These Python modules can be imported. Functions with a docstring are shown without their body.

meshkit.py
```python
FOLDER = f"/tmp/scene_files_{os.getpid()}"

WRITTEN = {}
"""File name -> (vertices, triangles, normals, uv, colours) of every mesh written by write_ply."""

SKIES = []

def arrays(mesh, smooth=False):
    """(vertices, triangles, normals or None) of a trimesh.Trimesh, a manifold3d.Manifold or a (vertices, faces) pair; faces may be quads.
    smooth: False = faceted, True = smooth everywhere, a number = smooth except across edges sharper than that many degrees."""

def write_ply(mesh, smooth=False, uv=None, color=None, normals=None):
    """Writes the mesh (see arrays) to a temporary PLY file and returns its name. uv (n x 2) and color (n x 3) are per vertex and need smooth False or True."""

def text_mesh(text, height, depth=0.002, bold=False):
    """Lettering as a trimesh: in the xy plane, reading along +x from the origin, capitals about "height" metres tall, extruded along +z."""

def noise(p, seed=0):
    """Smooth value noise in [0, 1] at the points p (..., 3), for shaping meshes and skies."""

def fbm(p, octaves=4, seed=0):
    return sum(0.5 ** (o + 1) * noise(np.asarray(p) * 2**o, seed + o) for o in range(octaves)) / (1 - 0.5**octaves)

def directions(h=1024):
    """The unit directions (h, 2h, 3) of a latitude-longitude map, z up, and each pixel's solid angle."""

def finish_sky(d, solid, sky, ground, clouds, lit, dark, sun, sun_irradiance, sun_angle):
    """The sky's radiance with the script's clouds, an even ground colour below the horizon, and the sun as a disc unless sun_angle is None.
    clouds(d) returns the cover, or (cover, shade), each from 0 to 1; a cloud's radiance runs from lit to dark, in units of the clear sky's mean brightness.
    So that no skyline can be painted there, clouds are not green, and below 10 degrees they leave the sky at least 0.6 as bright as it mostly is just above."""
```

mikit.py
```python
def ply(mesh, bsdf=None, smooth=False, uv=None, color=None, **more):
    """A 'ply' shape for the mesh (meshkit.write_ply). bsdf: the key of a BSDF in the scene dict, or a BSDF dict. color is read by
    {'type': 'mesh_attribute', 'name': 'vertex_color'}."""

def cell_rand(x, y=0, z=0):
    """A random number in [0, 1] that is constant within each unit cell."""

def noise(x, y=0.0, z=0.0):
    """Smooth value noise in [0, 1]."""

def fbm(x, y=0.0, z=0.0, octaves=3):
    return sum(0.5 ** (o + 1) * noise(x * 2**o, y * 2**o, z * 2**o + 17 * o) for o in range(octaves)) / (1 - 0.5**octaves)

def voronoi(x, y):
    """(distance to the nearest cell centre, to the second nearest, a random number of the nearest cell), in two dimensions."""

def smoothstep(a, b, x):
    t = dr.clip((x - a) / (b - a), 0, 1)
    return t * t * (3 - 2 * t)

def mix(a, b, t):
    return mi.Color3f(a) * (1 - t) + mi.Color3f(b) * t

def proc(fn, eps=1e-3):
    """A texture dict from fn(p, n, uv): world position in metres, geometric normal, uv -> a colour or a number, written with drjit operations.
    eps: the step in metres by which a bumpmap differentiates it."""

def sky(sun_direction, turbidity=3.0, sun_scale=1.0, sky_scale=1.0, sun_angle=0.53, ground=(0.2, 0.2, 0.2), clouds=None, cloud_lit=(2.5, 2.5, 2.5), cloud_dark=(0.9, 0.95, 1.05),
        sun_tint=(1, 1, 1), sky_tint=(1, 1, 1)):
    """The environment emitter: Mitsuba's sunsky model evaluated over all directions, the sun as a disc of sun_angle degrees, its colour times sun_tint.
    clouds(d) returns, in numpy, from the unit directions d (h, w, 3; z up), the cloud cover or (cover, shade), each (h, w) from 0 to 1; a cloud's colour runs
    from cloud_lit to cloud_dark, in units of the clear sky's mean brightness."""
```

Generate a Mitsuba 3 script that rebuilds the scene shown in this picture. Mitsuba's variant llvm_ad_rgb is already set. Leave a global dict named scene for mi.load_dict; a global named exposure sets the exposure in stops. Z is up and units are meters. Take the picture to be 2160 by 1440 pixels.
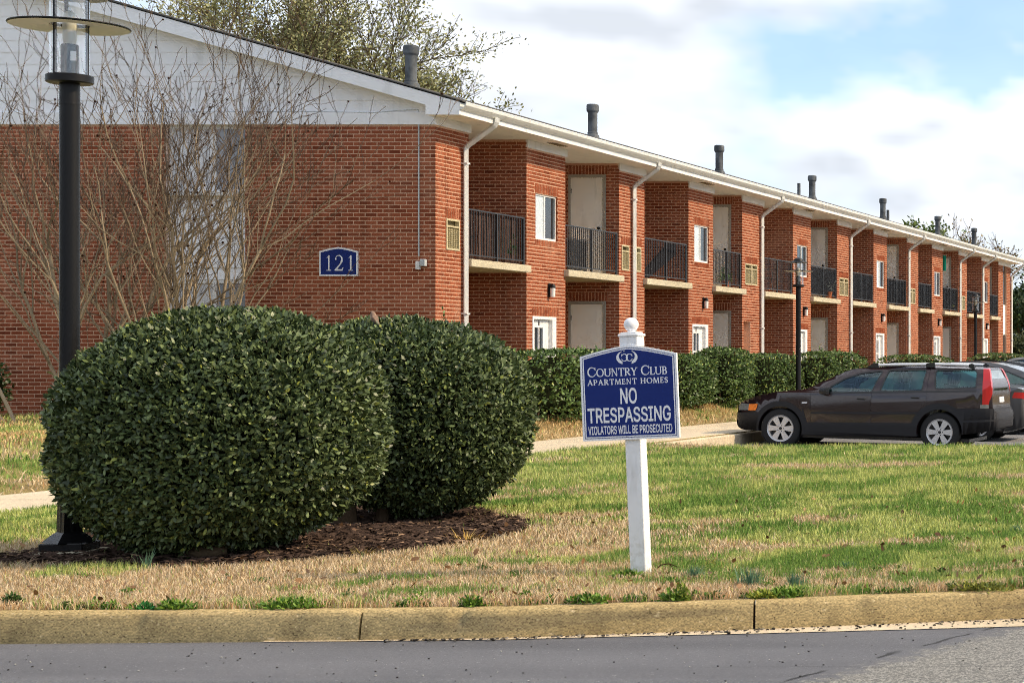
import math, random
import numpy as np, trimesh, manifold3d as m3, shapely
import shapely.geometry as sg
from shapely import affinity
import drjit as dr, mitsuba as mi
import mikit, meshkit
from mikit import proc, noise, fbm, cell_rand, smoothstep, mix

# ------------------------------------------------------------------ camera, sky, exposure
T = mi.ScalarTransform4f
F, VX, VY, H = 3900.0, 2900.0, 755.0, 1.43        # focal length in photo pixels (2160 wide), principal point, eye height
scene, labels = {}, {}
scene['camera'] = {'type': 'perspective', 'fov': math.degrees(2 * math.atan(1080 / F)), 'fov_axis': 'x',
                   'principal_point_offset_x': -(VX - 1080) / 2160, 'principal_point_offset_y': -(VY - 720) / 1440,
                   'to_world': T().look_at(origin=[0, 0, H], target=[0, 10, H], up=[0, 0, 1]), 'near_clip': 0.1, 'far_clip': 3000.0}


def clouds(d):
    az = np.arctan2(d[..., 0], d[..., 1])
    el = np.arcsin(np.clip(d[..., 2], -1, 1))
    p = np.stack([az * 10.0 + 2.0 * el, el * 23.0, 0 * az], -1)
    big = meshkit.fbm(p * 0.42 + [14.7, 4.4, 2.0], 3, 5)
    mid = meshkit.fbm(p * 1.0 + [3.1, 1.7, 0.3], 5, 11)
    fine = meshkit.fbm(p * 3.6 + [7.7, 2.2, 1.3], 4, 17)
    c = 0.42 * big + 0.42 * mid + 0.16 * fine
    cover = np.clip((c - CL0) / 0.16, 0, 1)
    cover = 0.15 + 0.85 * cover * (2 - cover)
    low = meshkit.fbm(p * 1.0 + [3.1, 1.35, 0.3], 5, 11)      # the same clouds a little lower: their undersides are greyer
    shade = np.clip(0.42 + 3.6 * (mid - low) + 0.8 * (meshkit.fbm(p * 0.7 + [1.0, 7.5, 5.0], 4, 23) - 0.5), 0, 1)
    return cover, shade


CL0 = 0.398
SUN = np.array([math.cos(math.radians(38)), 0.10, math.sin(math.radians(38))])
scene['sky'] = mikit.sky(SUN, turbidity=3, sun_scale=0.72, sky_scale=1.42, sun_angle=3.0, ground=(0.2, 0.2, 0.18), clouds=clouds,
                         cloud_lit=(2.4, 2.47, 2.58), cloud_dark=(1.45, 1.55, 1.70), sun_tint=(1.0, 0.985, 0.955))
exposure = 2.15

# ------------------------------------------------------------------ helpers
R = np.random.default_rng(7)


def at(px, py, D):
    """A point of the photograph at a known distance, in metres."""
    return np.array([(px - VX) * D / F, D, H - (py - VY) * D / F])


def num(base):
    if base not in scene and not any(k.startswith(base + '__') for k in scene) and base not in labels:
        return base
    i = 1
    while f'{base}_{i:03d}' in scene or f'{base}_{i:03d}' in labels or any(k.startswith(f'{base}_{i:03d}__') for k in KEYS):
        i += 1
    return f'{base}_{i:03d}'


KEYS = set()
COUNT = {}


def key(base):
    """base, base_001, base_002 ... in the order of asking"""
    n = COUNT.get(base, 0)
    COUNT[base] = n + 1
    return base if n == 0 else f'{base}_{n:03d}'


def thing(name, label, cat, group=None, kind=None):
    k = key(name)
    labels[k] = {'label': label, 'category': cat}
    if group: labels[k]['group'] = group
    if kind: labels[k]['kind'] = kind
    return k


def put(k, mesh, bsdf, smooth=False, color=None, world=None):
    d = mikit.ply(mesh, bsdf, smooth, color=color)
    if world is not None: d['to_world'] = world
    scene[k] = d
    return k


def part(parent, name, mesh, bsdf, smooth=False, color=None, label=None, kind=None, world=None):
    k = key(f'{parent}__{name}')
    put(k, mesh, bsdf, smooth, color, world)
    if label or kind:
        labels[k] = {}
        if label: labels[k]['label'] = label
        if kind: labels[k]['kind'] = kind
    return k


def structure(name, mesh, bsdf, label, smooth=False, color=None):
    k = key(name)
    put(k, mesh, bsdf, smooth, color)
    labels[k] = {'label': label, 'category': name.replace('_', ' '), 'kind': 'structure'}
    return k


def stuff(name, mesh, bsdf, label, cat, color=None, smooth=False):
    k = key(name)
    put(k, mesh, bsdf, smooth, color)
    labels[k] = {'label': label, 'category': cat, 'kind': 'stuff'}
    return k


class MB:
    """collects vertices and triangles (and colours)"""
    def __init__(s): s.v, s.f, s.c, s.n = [], [], [], 0
    def add(s, v, f, c=None):
        v = np.asarray(v, float).reshape(-1, 3); f = np.asarray(f, int)
        if f.shape[1] == 4: f = np.vstack([f[:, [0, 1, 2]], f[:, [0, 2, 3]]])
        s.v.append(v); s.f.append(f + s.n); s.n += len(v)
        if c is not None: s.c.append(np.broadcast_to(np.asarray(c, float), v.shape))
        return s
    def mesh(s, m):
        v, f, _ = meshkit.arrays(m); return s.add(v, f)
    def box(s, x0, x1, y0, y1, z0, z1, c=None):
        v = [[x, y, z] for x in (x0, x1) for y in (y0, y1) for z in (z0, z1)]
        return s.add(v, BOXF, c)
    def tube(s, pts, rad, n=8, caps=True, c=None):
        v, f = tube(pts, rad, n, caps); return s.add(v, f, c)
    def out(s): return np.vstack(s.v), np.vstack(s.f)
    def col(s): return np.vstack(s.c)


BOXF = np.array([[0, 1, 3], [0, 3, 2], [4, 6, 7], [4, 7, 5], [0, 4, 5], [0, 5, 1], [2, 3, 7], [2, 7, 6], [0, 2, 6], [0, 6, 4], [1, 5, 7], [1, 7, 3]])


def tube(pts, rad, n=8, caps=True):
    p = np.asarray(pts, float); k = len(p)
    r = np.broadcast_to(np.asarray(rad, float), (k,))
    d = np.gradient(p, axis=0); d /= np.linalg.norm(d, axis=1, keepdims=True) + 1e-12
    a = np.array([0, 0, 1.0]) if abs(d[0, 2]) < 0.9 else np.array([1.0, 0, 0])
    u = np.cross(d, a); u /= np.linalg.norm(u, axis=1, keepdims=True) + 1e-12
    w = np.cross(d, u)
    ang = np.arange(n) * 2 * np.pi / n
    v = p[:, None] + r[:, None, None] * (np.cos(ang)[None, :, None] * u[:, None] + np.sin(ang)[None, :, None] * w[:, None])
    v = v.reshape(-1, 3)
    i = np.arange(k - 1)[:, None] * n + np.arange(n)[None]
    j = np.arange(k - 1)[:, None] * n + (np.arange(n)[None] + 1) % n
    f = np.vstack([np.stack([i, i + n, j + n], -1).reshape(-1, 3), np.stack([i, j + n, j], -1).reshape(-1, 3)])
    if caps:
        v = np.vstack([v, p[:1], p[-1:]])
        q = np.arange(n)
        f = np.vstack([f, np.stack([q, (q + 1) % n, q * 0 + k * n], 1), np.stack([(k - 1) * n + (q + 1) % n, (k - 1) * n + q, q * 0 + k * n + 1], 1)])
    return v, f


def box(x0, x1, y0, y1, z0, z1):
    return MB().box(x0, x1, y0, y1, z0, z1).out()


def cbox(x0, x1, y0, y1, z0, z1, b=0.01):
    """a box with chamfered edges"""
    c = np.array([x0 + x1, y0 + y1, z0 + z1]) / 2; h = np.array([x1 - x0, y1 - y0, z1 - z0]) / 2
    P = []
    for s in np.ndindex(2, 2, 2):
        sgn = np.array(s) * 2 - 1
        for ax in range(3):
            e = h - b; e = e.copy(); e[ax] = h[ax]
            P.append(c + sgn * e)
    return trimesh.convex.convex_hull(np.array(P))


def lathe(profile, n=24, center=(0, 0, 0)):
    """profile: (r, z) pairs"""
    pr = np.asarray(profile, float); a = np.arange(n) * 2 * np.pi / n; k = len(pr)
    v = np.stack([pr[:, None, 0] * np.cos(a), pr[:, None, 0] * np.sin(a), np.broadcast_to(pr[:, None, 1], (k, n))], -1).reshape(-1, 3) + np.asarray(center)
    i = np.arange(k - 1)[:, None] * n + np.arange(n)[None]
    j = np.arange(k - 1)[:, None] * n + (np.arange(n)[None] + 1) % n
    f = np.vstack([np.stack([i, j, j + n], -1).reshape(-1, 3), np.stack([i, j + n, i + n], -1).reshape(-1, 3)])
    return v, f


def extrude(poly, h, M=None):
    """shapely polygon(s) extruded along +z by h, then moved by the 4 x 4 matrix M"""
    gs = [g for g in getattr(poly, 'geoms', [poly]) if g.geom_type == 'Polygon' and g.area > 1e-9]
    m = trimesh.util.concatenate([trimesh.creation.extrude_polygon(g, h, engine='earcut') for g in gs])
    if M is not None: m.apply_transform(M)
    return m


def frame(o, u, v, n):
    """matrix taking x to u, y to v, z to n with origin o"""
    M = np.eye(4); M[:3, 0], M[:3, 1], M[:3, 2], M[:3, 3] = u, v, n, o
    return M


def xz(y0, y1, poly):
    """a polygon in (x, z) extruded from y0 to y1"""
    return extrude(poly, y1 - y0, frame([0, y1, 0], [1, 0, 0], [0, 0, 1], [0, -1, 0]))


def solid(mesh):
    v, f, _ = meshkit.arrays(mesh)
    return m3.Manifold(m3.Mesh(np.asarray(v, np.float32), np.asarray(f, np.uint32)))


def mcube(x0, x1, y0, y1, z0, z1):
    return m3.Manifold.cube([x1 - x0, y1 - y0, z1 - z0]).translate([x0, y0, z0])


def srgb(r, g, b):
    c = np.array([r, g, b]) / 255.0
    return [float(x) for x in np.where(c <= 0.04045, c / 12.92, ((c + 0.055) / 1.055) ** 2.4)]


# ------------------------------------------------------------------ materials
def rgb(c): return {'type': 'rgb', 'value': [float(x) for x in c]}
VC = {'type': 'mesh_attribute', 'name': 'vertex_color'}
def two(b): return {'type': 'twosided', 'b': b}
def diffuse(c): return two({'type': 'diffuse', 'reflectance': c if isinstance(c, dict) else rgb(c)})
def princ(c, rough=0.5, spec=0.5, metal=0.0, **k): return two({'type': 'principled', 'base_color': c if isinstance(c, dict) else rgb(c), 'roughness': rough, 'specular': spec, 'metallic': metal, **k})
def mat(name, b):
    scene[name] = b
    return name


def brick_fn(p, n, uv):
    side = dr.abs(n.x) > 0.5
    row = dr.floor(p.z / 0.0677 + 0.001)
    u = dr.select(side, p.y, p.x) / 0.2032 + 0.5 * (row - 2 * dr.floor(row / 2))
    r = cell_rand(dr.floor(u), row, dr.select(side, 3.0, 8.0))
    r2 = cell_rand(dr.floor(u), row, dr.select(side, 31.0, 81.0))
    a = mix(srgb(132, 72, 51), srgb(156, 93, 69), r)
    a = mix(a, mi.Color3f(srgb(100, 52, 38)), smoothstep(0.82, 0.97, r2) * 0.6)
    a = mix(a, mi.Color3f(srgb(150, 86, 62)), smoothstep(0.15, 0.02, r2) * 0.7)
    g = fbm(p.x * 60, p.y * 60, p.z * 60, 3)
    w = fbm(p.x * 0.9, p.y * 0.9, p.z * 0.9, 3)
    st = fbm(p.x * 5.0, p.y * 5.0, p.z * 0.5, 3)
    a = mix(a, mi.Color3f(srgb(176, 132, 108)), smoothstep(0.60, 0.80, fbm(p.x * 2.3 + 4, p.y * 2.3, p.z * 1.1, 4)) * 0.30)
    return a * (0.78 + 0.44 * g) * (0.84 + 0.32 * w) * (1 - 0.22 * smoothstep(0.56, 0.78, st))


def mortar_fn(p, n, uv):
    g = fbm(p.x * 45, p.y * 45, p.z * 45, 3); w = fbm(p.x * 0.7, p.y * 0.7, p.z * 0.7, 3)
    return mix(srgb(201, 160, 133), srgb(219, 183, 157), g) * (0.82 + 0.3 * w)


mat('brick', two({'type': 'diffuse', 'reflectance': proc(brick_fn)}))
mat('mortar', two({'type': 'diffuse', 'reflectance': proc(mortar_fn)}))


def paint_fn(base, amt=0.12, dirt=(0.45, 0.42, 0.36), k=1.0):
    base = mi.Color3f(base); d = mi.Color3f(dirt)
    def fn(p, n, uv):
        w = fbm(p.x * 1.7 * k, p.y * 1.7 * k, p.z * 2.5 * k, 4)
        s = fbm(p.x * 9 * k, p.y * 9 * k, p.z * 1.2 * k, 3)
        return base * (1 - amt + 2 * amt * w * 0.8) * (1 - smoothstep(0.58, 0.85, s) * 0.25) + d * smoothstep(0.58, 0.85, s) * 0.12
    return fn


mat('white_paint', princ(proc(paint_fn((0.72, 0.72, 0.72), 0.08)), 0.55, 0.4))
mat('siding_paint', princ(proc(paint_fn((0.82, 0.83, 0.86), 0.04, dirt=(0.7, 0.7, 0.7))), 0.6, 0.35))
mat('trim_paint', princ(proc(paint_fn((0.74, 0.74, 0.73), 0.06)), 0.5, 0.45))
mat('soffit_paint', princ(proc(paint_fn((0.76, 0.745, 0.70), 0.08)), 0.7, 0.3))
mat('beige_door', princ(proc(paint_fn((0.86, 0.84, 0.77), 0.04)), 0.5, 0.4))
mat('door_frame', princ((0.36, 0.34, 0.29), 0.55, 0.4))
mat('gutter_paint', princ(proc(paint_fn((0.66, 0.67, 0.65), 0.07)), 0.4, 0.5))
mat('roof_shingle', diffuse(proc(lambda p, n, uv: mix((0.05, 0.05, 0.05), (0.16, 0.155, 0.145), fbm(p.x * 20, p.y * 20, p.z * 20)))))


def slab_fn(p, n, uv):
    g = fbm(p.x * 30, p.y * 30, p.z * 30, 3); w = fbm(p.x * 1.5, p.y * 1.5, p.z * 4, 4)
    return mix(srgb(176, 166, 142), srgb(206, 198, 176), w) * (0.86 + 0.28 * g)


mat('slab_concrete', diffuse(proc(slab_fn)))
mat('black_metal', princ((0.022, 0.023, 0.026), 0.42, 0.5))
mat('lamp_black', princ((0.006, 0.006, 0.007), 0.42, 0.28))
mat('pipe_grey', princ(proc(lambda p, n, uv: mix((0.045, 0.052, 0.06), (0.11, 0.125, 0.14), smoothstep(0.35, 0.7, fbm(p.x * 6, p.y * 6, p.z * 3.5, 4)))), 0.6, 0.4))
mat('vent_tan', princ((0.50, 0.44, 0.28), 0.6, 0.3))
mat('vent_dark', princ((0.16, 0.135, 0.075), 0.7, 0.2))
mat('dark_glass', princ((0.02, 0.024, 0.028), 0.06, 0.6))
mat('curtain', diffuse((0.5, 0.5, 0.48)))
mat('bright_glass', princ((0.50, 0.56, 0.60), 0.08, 0.6))
mat('pane_glass', {'type': 'thindielectric', 'int_ior': 1.5})
mat('room_dark', diffuse((0.035, 0.033, 0.03)))
mat('window_white', princ((0.7, 0.7, 0.7), 0.45, 0.4))
mat('grey_panel', diffuse((0.13, 0.13, 0.145)))
mat('lamp_glass_white', princ((0.72, 0.72, 0.70), 0.25, 0.5))
mat('box_grey', princ((0.42, 0.46, 0.48), 0.5, 0.4))
mat('green_cloth', diffuse((0.02, 0.30, 0.20)))
mat('screen_black', diffuse((0.018, 0.018, 0.022)))
mat('bright_grey', princ((0.26, 0.28, 0.32), 0.10, 0.6))
mat('bird_brown', diffuse(VC))
mat('vcol_matte', diffuse(VC))
mat('leaf_glossy', princ(VC, 0.42, 0.36))
mat('leaf_soft', princ(VC, 0.55, 0.3))
mat('grass_blade', two({'type': 'diffuse', 'reflectance': VC}))
mat('bark', diffuse(VC))
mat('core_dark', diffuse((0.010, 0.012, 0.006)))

# ------------------------------------------------------------------ ground levels
def ss(a, b, x):
    t = np.clip((np.asarray(x, float) - a) / (b - a), 0, 1)
    return t * t * (3 - 2 * t)


KERB = [(-30.0, 9.22), (-9.0, 9.22), (-6.89, 9.26), (-5.15, 9.34), (-4.47, 9.41), (-3.26, 9.72), (-1.91, 10.12), (0.2, 10.9), (4.0, 12.6), (30.0, 25.0)]


def kerb_y(x):
    return np.interp(x, [k[0] for k in KERB], [k[1] for k in KERB])


def lawn_z(x, y):
    x, y = np.asarray(x, float), np.asarray(y, float)
    z = 0.145 + 0.03 * ss(0.5, 2.6, y - kerb_y(x)) - 0.05 * ss(17, 27, y) * ss(-12, -9, x)
    bed = np.exp(-(((x + 7.9) / 2.4) ** 2 + ((y - 13.0) / 1.7) ** 2) ** 2)
    z = z + 0.01 * bed
    z = z + 0.27 * ss(-13.15, -14.0, x) * ss(16, 22, y) + 0.25 * ss(-13.3, -16, x) * ss(22, 16, y) * ss(12, 15, y)
    z = z + 0.012 * (meshkit.fbm(np.stack([x * 1.3, y * 1.3, 0 * x], -1), 3, 2) - 0.5) * 2
    # the walk lies in the lawn
    path = ss(-13.35, -13.15, x) * ss(-11.05, -11.25, x)
    z = z * (1 - path) + (0.12 - 0.02) * path
    lot = ss(-11.15, -11.05, x) * ss(28.0, 28.2, y)
    return z * (1 - lot) + (-0.5) * lot


# ------------------------------------------------------------------ apartment building
XF, D0, YE, ZB, ZS = -16.16, 31.81, 82.06, 0.25, 5.59     # front plane, gable plane, far end, base, soffit
ZT = 5.44                                                    # top of the brickwork
XL = -26.5                                                   # left end of what is modelled of the gable
piers = [(31.81, 32.98, 'V'), (35.23, 36.92, 'W'), (39.54, 40.92, 'V'), (43.54, 45.16, 'W'), (47.23, 48.85, 'V'), (51.36, 53.0, 'W'), (55.58, 57.03, 'V'),
         (59.62, 61.25, 'W'), (63.85, 65.45, 'V'), (67.48, 69.15, 'W'), (71.75, 73.28, 'V'), (75.93, 77.6, 'W'), (79.37, 82.06, 'E')]
DEEP = 1.55
B = thing('apartment_building', 'long two-storey red brick apartment block with white gable siding, balconies and downspouts', 'building')
C, MJ = 0.0677, 0.0125
ZW0, ZW1, ZD1, ZV0, ZV1 = 55 * C, 68 * C, 33 * C, 49 * C, 57 * C


def bricks(o, u, n, length, z0, z1, holes=(), phase=0.0, soldiers=(), big=None):
    """bricks of a wall face: o = a point of the face at u = 0; proud of the mortar; holes in (u, z); returns lists of boxes (eight corners)"""
    o, u, n = (np.asarray(a, float) for a in (o, u, n))
    res = []
    k0, k1 = int(math.floor(z0 / C + 0.5)), int(math.floor(z1 / C + 0.5))
    coord0 = abs(u @ o)                        # bond is laid out on world coordinates so that the tone changes from brick to brick
    sgn = 1 if u.sum() > 0 else -1
    for k in range(k0, k1):
        za, zb = k * C + MJ / 2, (k + 1) * C - MJ / 2
        cuts = [(a, b) for a, b, c, d in holes if c < zb and d > za]
        base = o @ u
        off = (0.5 * (k % 2)) * 0.2032
        i0 = int(math.floor((base + off) / 0.2032)) - 1
        i1 = int(math.ceil((base + length + off) / 0.2032)) + 1
        for i in range(i0, i1):
            a, b = i * 0.2032 - off - base + MJ / 2, (i + 1) * 0.2032 - off - base - MJ / 2
            a, b = max(a, 0.0), min(b, length)
            segs = [(a, b)]
            for ca, cb in cuts:
                segs = [s for x0, x1 in segs for s in ((x0, min(x1, ca)), (max(x0, cb), x1)) if s[1] - s[0] > 0.025]
            for a_, b_ in segs:
                if b_ - a_ > 0.025: res.append((a_, b_, za, zb))
    for a, b, c, d in soldiers:
        cnt = max(1, round((b - a) / 0.0677))
        for j in range(cnt):
            res.append((a + j * (b - a) / cnt + MJ / 2, a + (j + 1) * (b - a) / cnt - MJ / 2, c + MJ / 2, d - MJ / 2))
    out = []
    for a, b, c, d in res:
        j = R.uniform(-0.0015, 0.0015)
        e = 0.0035
        f0 = o + n * (-0.008)
        f1 = o + n * j
        P = [f0 + u * a + [0, 0, c], f0 + u * b + [0, 0, c], f0 + u * b + [0, 0, d], f0 + u * a + [0, 0, d],
             f1 + u * (a + e) + [0, 0, c + e], f1 + u * (b - e) + [0, 0, c + e], f1 + u * (b - e) + [0, 0, d - e], f1 + u * (a + e) + [0, 0, d - e]]
        out.append(np.array(P))
    return out


BF = np.array([[4, 5, 6], [4, 6, 7], [0, 1, 5], [0, 5, 4], [1, 2, 6], [1, 6, 5], [2, 3, 7], [2, 7, 6], [3, 0, 4], [3, 4, 7]])
BFR = BF[:, ::-1]
brick_mb = MB()


def lay(bs, u, n, mb=None):
    mb = mb or brick_mb
    flip = np.cross(u, [0, 0, 1]) @ np.asarray(n, float) < 0
    for P in bs: mb.add(P, BFR if flip else BF)


# gable: brick faces the road; a strip of windows between x = -20.8 and -19.44
WS = (-20.80, -19.44)
gh = [(WS[0] - XL, WS[1] - XL, ZB, ZT)]
gb = bricks([XL, D0, 0], [1, 0, 0], [0, -1, 0], XF - XL, ZB, ZT, gh)
# the 300 that show largest and freest: the right-hand part of the gable, above the round shrubs
def free(P):
    c = P[4:].mean(0)
    px = VX + F * c[0] / c[1]; py = VY - F * (c[2] - H) / c[1]
    return 560 < px < 915 and 470 < py < 668 and not (672 < px < 760 and 515 < py < 588)
big = [i for i, P in enumerate(gb) if free(P)]
big = sorted(big, key=lambda i: np.hypot(gb[i][4:, 0].mean() + 18.05, 1.4 * (gb[i][4:, 2].mean() - 2.9)))[:300]
GABLE = part(B, 'gable_wall', MB().box(XL, WS[0], D0 + 0.006, D0 + 0.35, ZB, ZT).box(WS[1], XF - 0.006, D0 + 0.0062, D0 + 0.35, ZB, ZT).out(), 'mortar')
bigset = set(big)
for i in big:
    part(GABLE, 'brick', (gb[i], BF), 'brick')
gm = MB(); lay([P for i, P in enumerate(gb) if i not in bigset], [1, 0, 0], [0, -1, 0], gm)
k = part(GABLE, 'brickwork', gm.out(), 'brick', kind='stuff')

front_mortar = None
lintel_h = 0.2
for ip, (ya, yb, kind) in enumerate(piers):
    body = mcube(XF - DEEP - 0.3, XF - 0.006, ya + (0.006 if ip else 0.36), yb - 0.006, ZB, ZS)
    holes, sold = [], []
    if kind == 'W':
        wy0, wy1 = ya + 0.37, ya + 1.33
        holes += [(0.37, 1.33, ZW0, ZW1), (0.34, 1.36, ZW1, ZW1 + 3 * C), (0.36, 1.34, ZW0 - 2 * C, ZW0)]
        sold += [(0.34, 1.36, ZW1, ZW1 + 3 * C), (0.36, 1.34, ZW0 - 2 * C, ZW0)]
        holes += [(0.23, 1.25, 0.2, ZD1), (0.21, 1.37, ZD1, ZD1 + 3 * C)]
        sold += [(0.21, 1.37, ZD1, ZD1 + 3 * C)]
        body = body - mcube(XF - 0.12, XF + 0.1, wy0, wy1, ZW0, ZW1) - mcube(XF - 0.13, XF + 0.1, ya + 0.23, ya + 1.25, 0.0, ZD1)
        # window: frame, two sashes, pane
        W_ = key(f'{B}__window'); x0 = XF - 0.085
        fr = MB().box(x0, x0 + 0.05, wy0, wy0 + 0.03, ZW0, ZW1).box(x0, x0 + 0.05, wy1 - 0.03, wy1, ZW0, ZW1).box(x0, x0 + 0.05, wy0 + 0.03, wy1 - 0.03, ZW1 - 0.03, ZW1).box(x0, x0 + 0.06, wy0 + 0.03, wy1 - 0.03, ZW0, ZW0 + 0.04)
        fr.box(x0 + 0.005, x0 + 0.045, wy0 + 0.46, wy0 + 0.50, ZW0 + 0.04, ZW1 - 0.03)
        put(W_, fr.out(), 'trim_paint')
        part(W_, 'pane', MB().box(x0 + 0.02, x0 + 0.026, wy0 + 0.03, wy0 + 0.46, ZW0 + 0.04, ZW1 - 0.03).out(), 'bright_glass' if ip in (1, 3, 7) else 'dark_glass')
        part(W_, 'pane', MB().box(x0 + 0.012, x0 + 0.018, wy0 + 0.50, wy1 - 0.03, ZW0 + 0.04, ZW1 - 0.03).out(), 'dark_glass')
        # entry door with lites
        dx, dy0, dy1 = XF - 0.11, ya + 0.23, ya + 1.25
        D_ = key(f'{B}__entry_door')
        db = m3.Manifold.cube([0.045, dy1 - dy0 - 0.24, ZD1 - 0.29]).translate([dx, dy0 + 0.06, 0.23]) - mcube(dx - 0.1, dx + 0.2, dy0 + 0.24, dy1 - 0.42, 1.12, 2.02)
        put(D_, db, 'window_white')
        part(D_, 'frame', MB().box(dx - 0.01, dx + 0.12, dy0, dy0 + 0.05, 0.2, ZD1).box(dx - 0.01, dx + 0.12, dy1 - 0.17, dy1, 0.2, ZD1).box(dx - 0.01, dx + 0.12, dy0 + 0.05, dy1 - 0.17, ZD1 - 0.055, ZD1).out(), 'window_white')
        part(D_, 'pane', MB().box(dx + 0.01, dx + 0.016, dy0 + 0.24, dy1 - 0.42, 1.12, 2.02).out(), 'dark_glass')
        ym = (dy0 + 0.24 + dy1 - 0.42) / 2
        part(D_, 'muntin', MB().box(dx + 0.02, dx + 0.05, ym - 0.012, ym + 0.012, 1.12, 2.02).box(dx + 0.021, dx + 0.049, dy0 + 0.24, dy1 - 0.42, 1.565, 1.60).out(), 'window_white')
        part(D_, 'number_plate', MB().box(dx + 0.045, dx + 0.05, ym - 0.025, ym + 0.025, 2.06, 2.15).out(), 'screen_black')
    elif kind == 'V':
        vents = [(0.36, 0.82)] if ip == 0 else ([(0.12, 0.51), (0.90, 1.16)] if ip == 2 else [(0.22, 0.68), (0.72, 1.12)])
        for a, b in vents:
            holes += [(a, b, ZV0, ZV1)]
            body = body - mcube(XF - 0.10, XF + 0.1, ya + a, ya + b, ZV0, ZV1)
            V_ = key(f'{B}__vent'); x0 = XF - 0.06
            fr = MB().box(x0, XF + 0.012, ya + a, ya + a + 0.03, ZV0, ZV1).box(x0, XF + 0.012, ya + b - 0.03, ya + b, ZV0, ZV1).box(x0, XF + 0.012, ya + a + 0.03, ya + b - 0.03, ZV1 - 0.03, ZV1).box(x0, XF + 0.012, ya + a + 0.03, ya + b - 0.03, ZV0, ZV0 + 0.03)
            fr.box(x0, XF + 0.010, ya + a + 0.03, ya + b - 0.03, 3.715, 3.74)
            put(V_, fr.out(), 'vent_tan')
            part(V_, 'backing', box(x0 - 0.03, x0 - 0.01, ya + a, ya + b, ZV0, ZV1), 'vent_dark')
            lv = MB()
            for z in np.arange(3.335, 3.69, 0.033):
                lv.add([[x0, ya + a + 0.03, z + 0.018], [x0, ya + b - 0.03, z + 0.018], [XF - 0.005, ya + b - 0.03, z], [XF - 0.005, ya + a + 0.03, z]], [[0, 1, 2, 3]])
            for y in np.arange(ya + a + 0.06, ya + b - 0.04, 0.06): lv.box(x0 + 0.01, XF - 0.003, y, y + 0.008, 3.32, 3.70)
            part(V_, 'louvre', lv.out(), 'vent_tan')
        a0, b0 = vents[0][0] - 0.03, vents[-1][1] + 0.06
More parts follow.
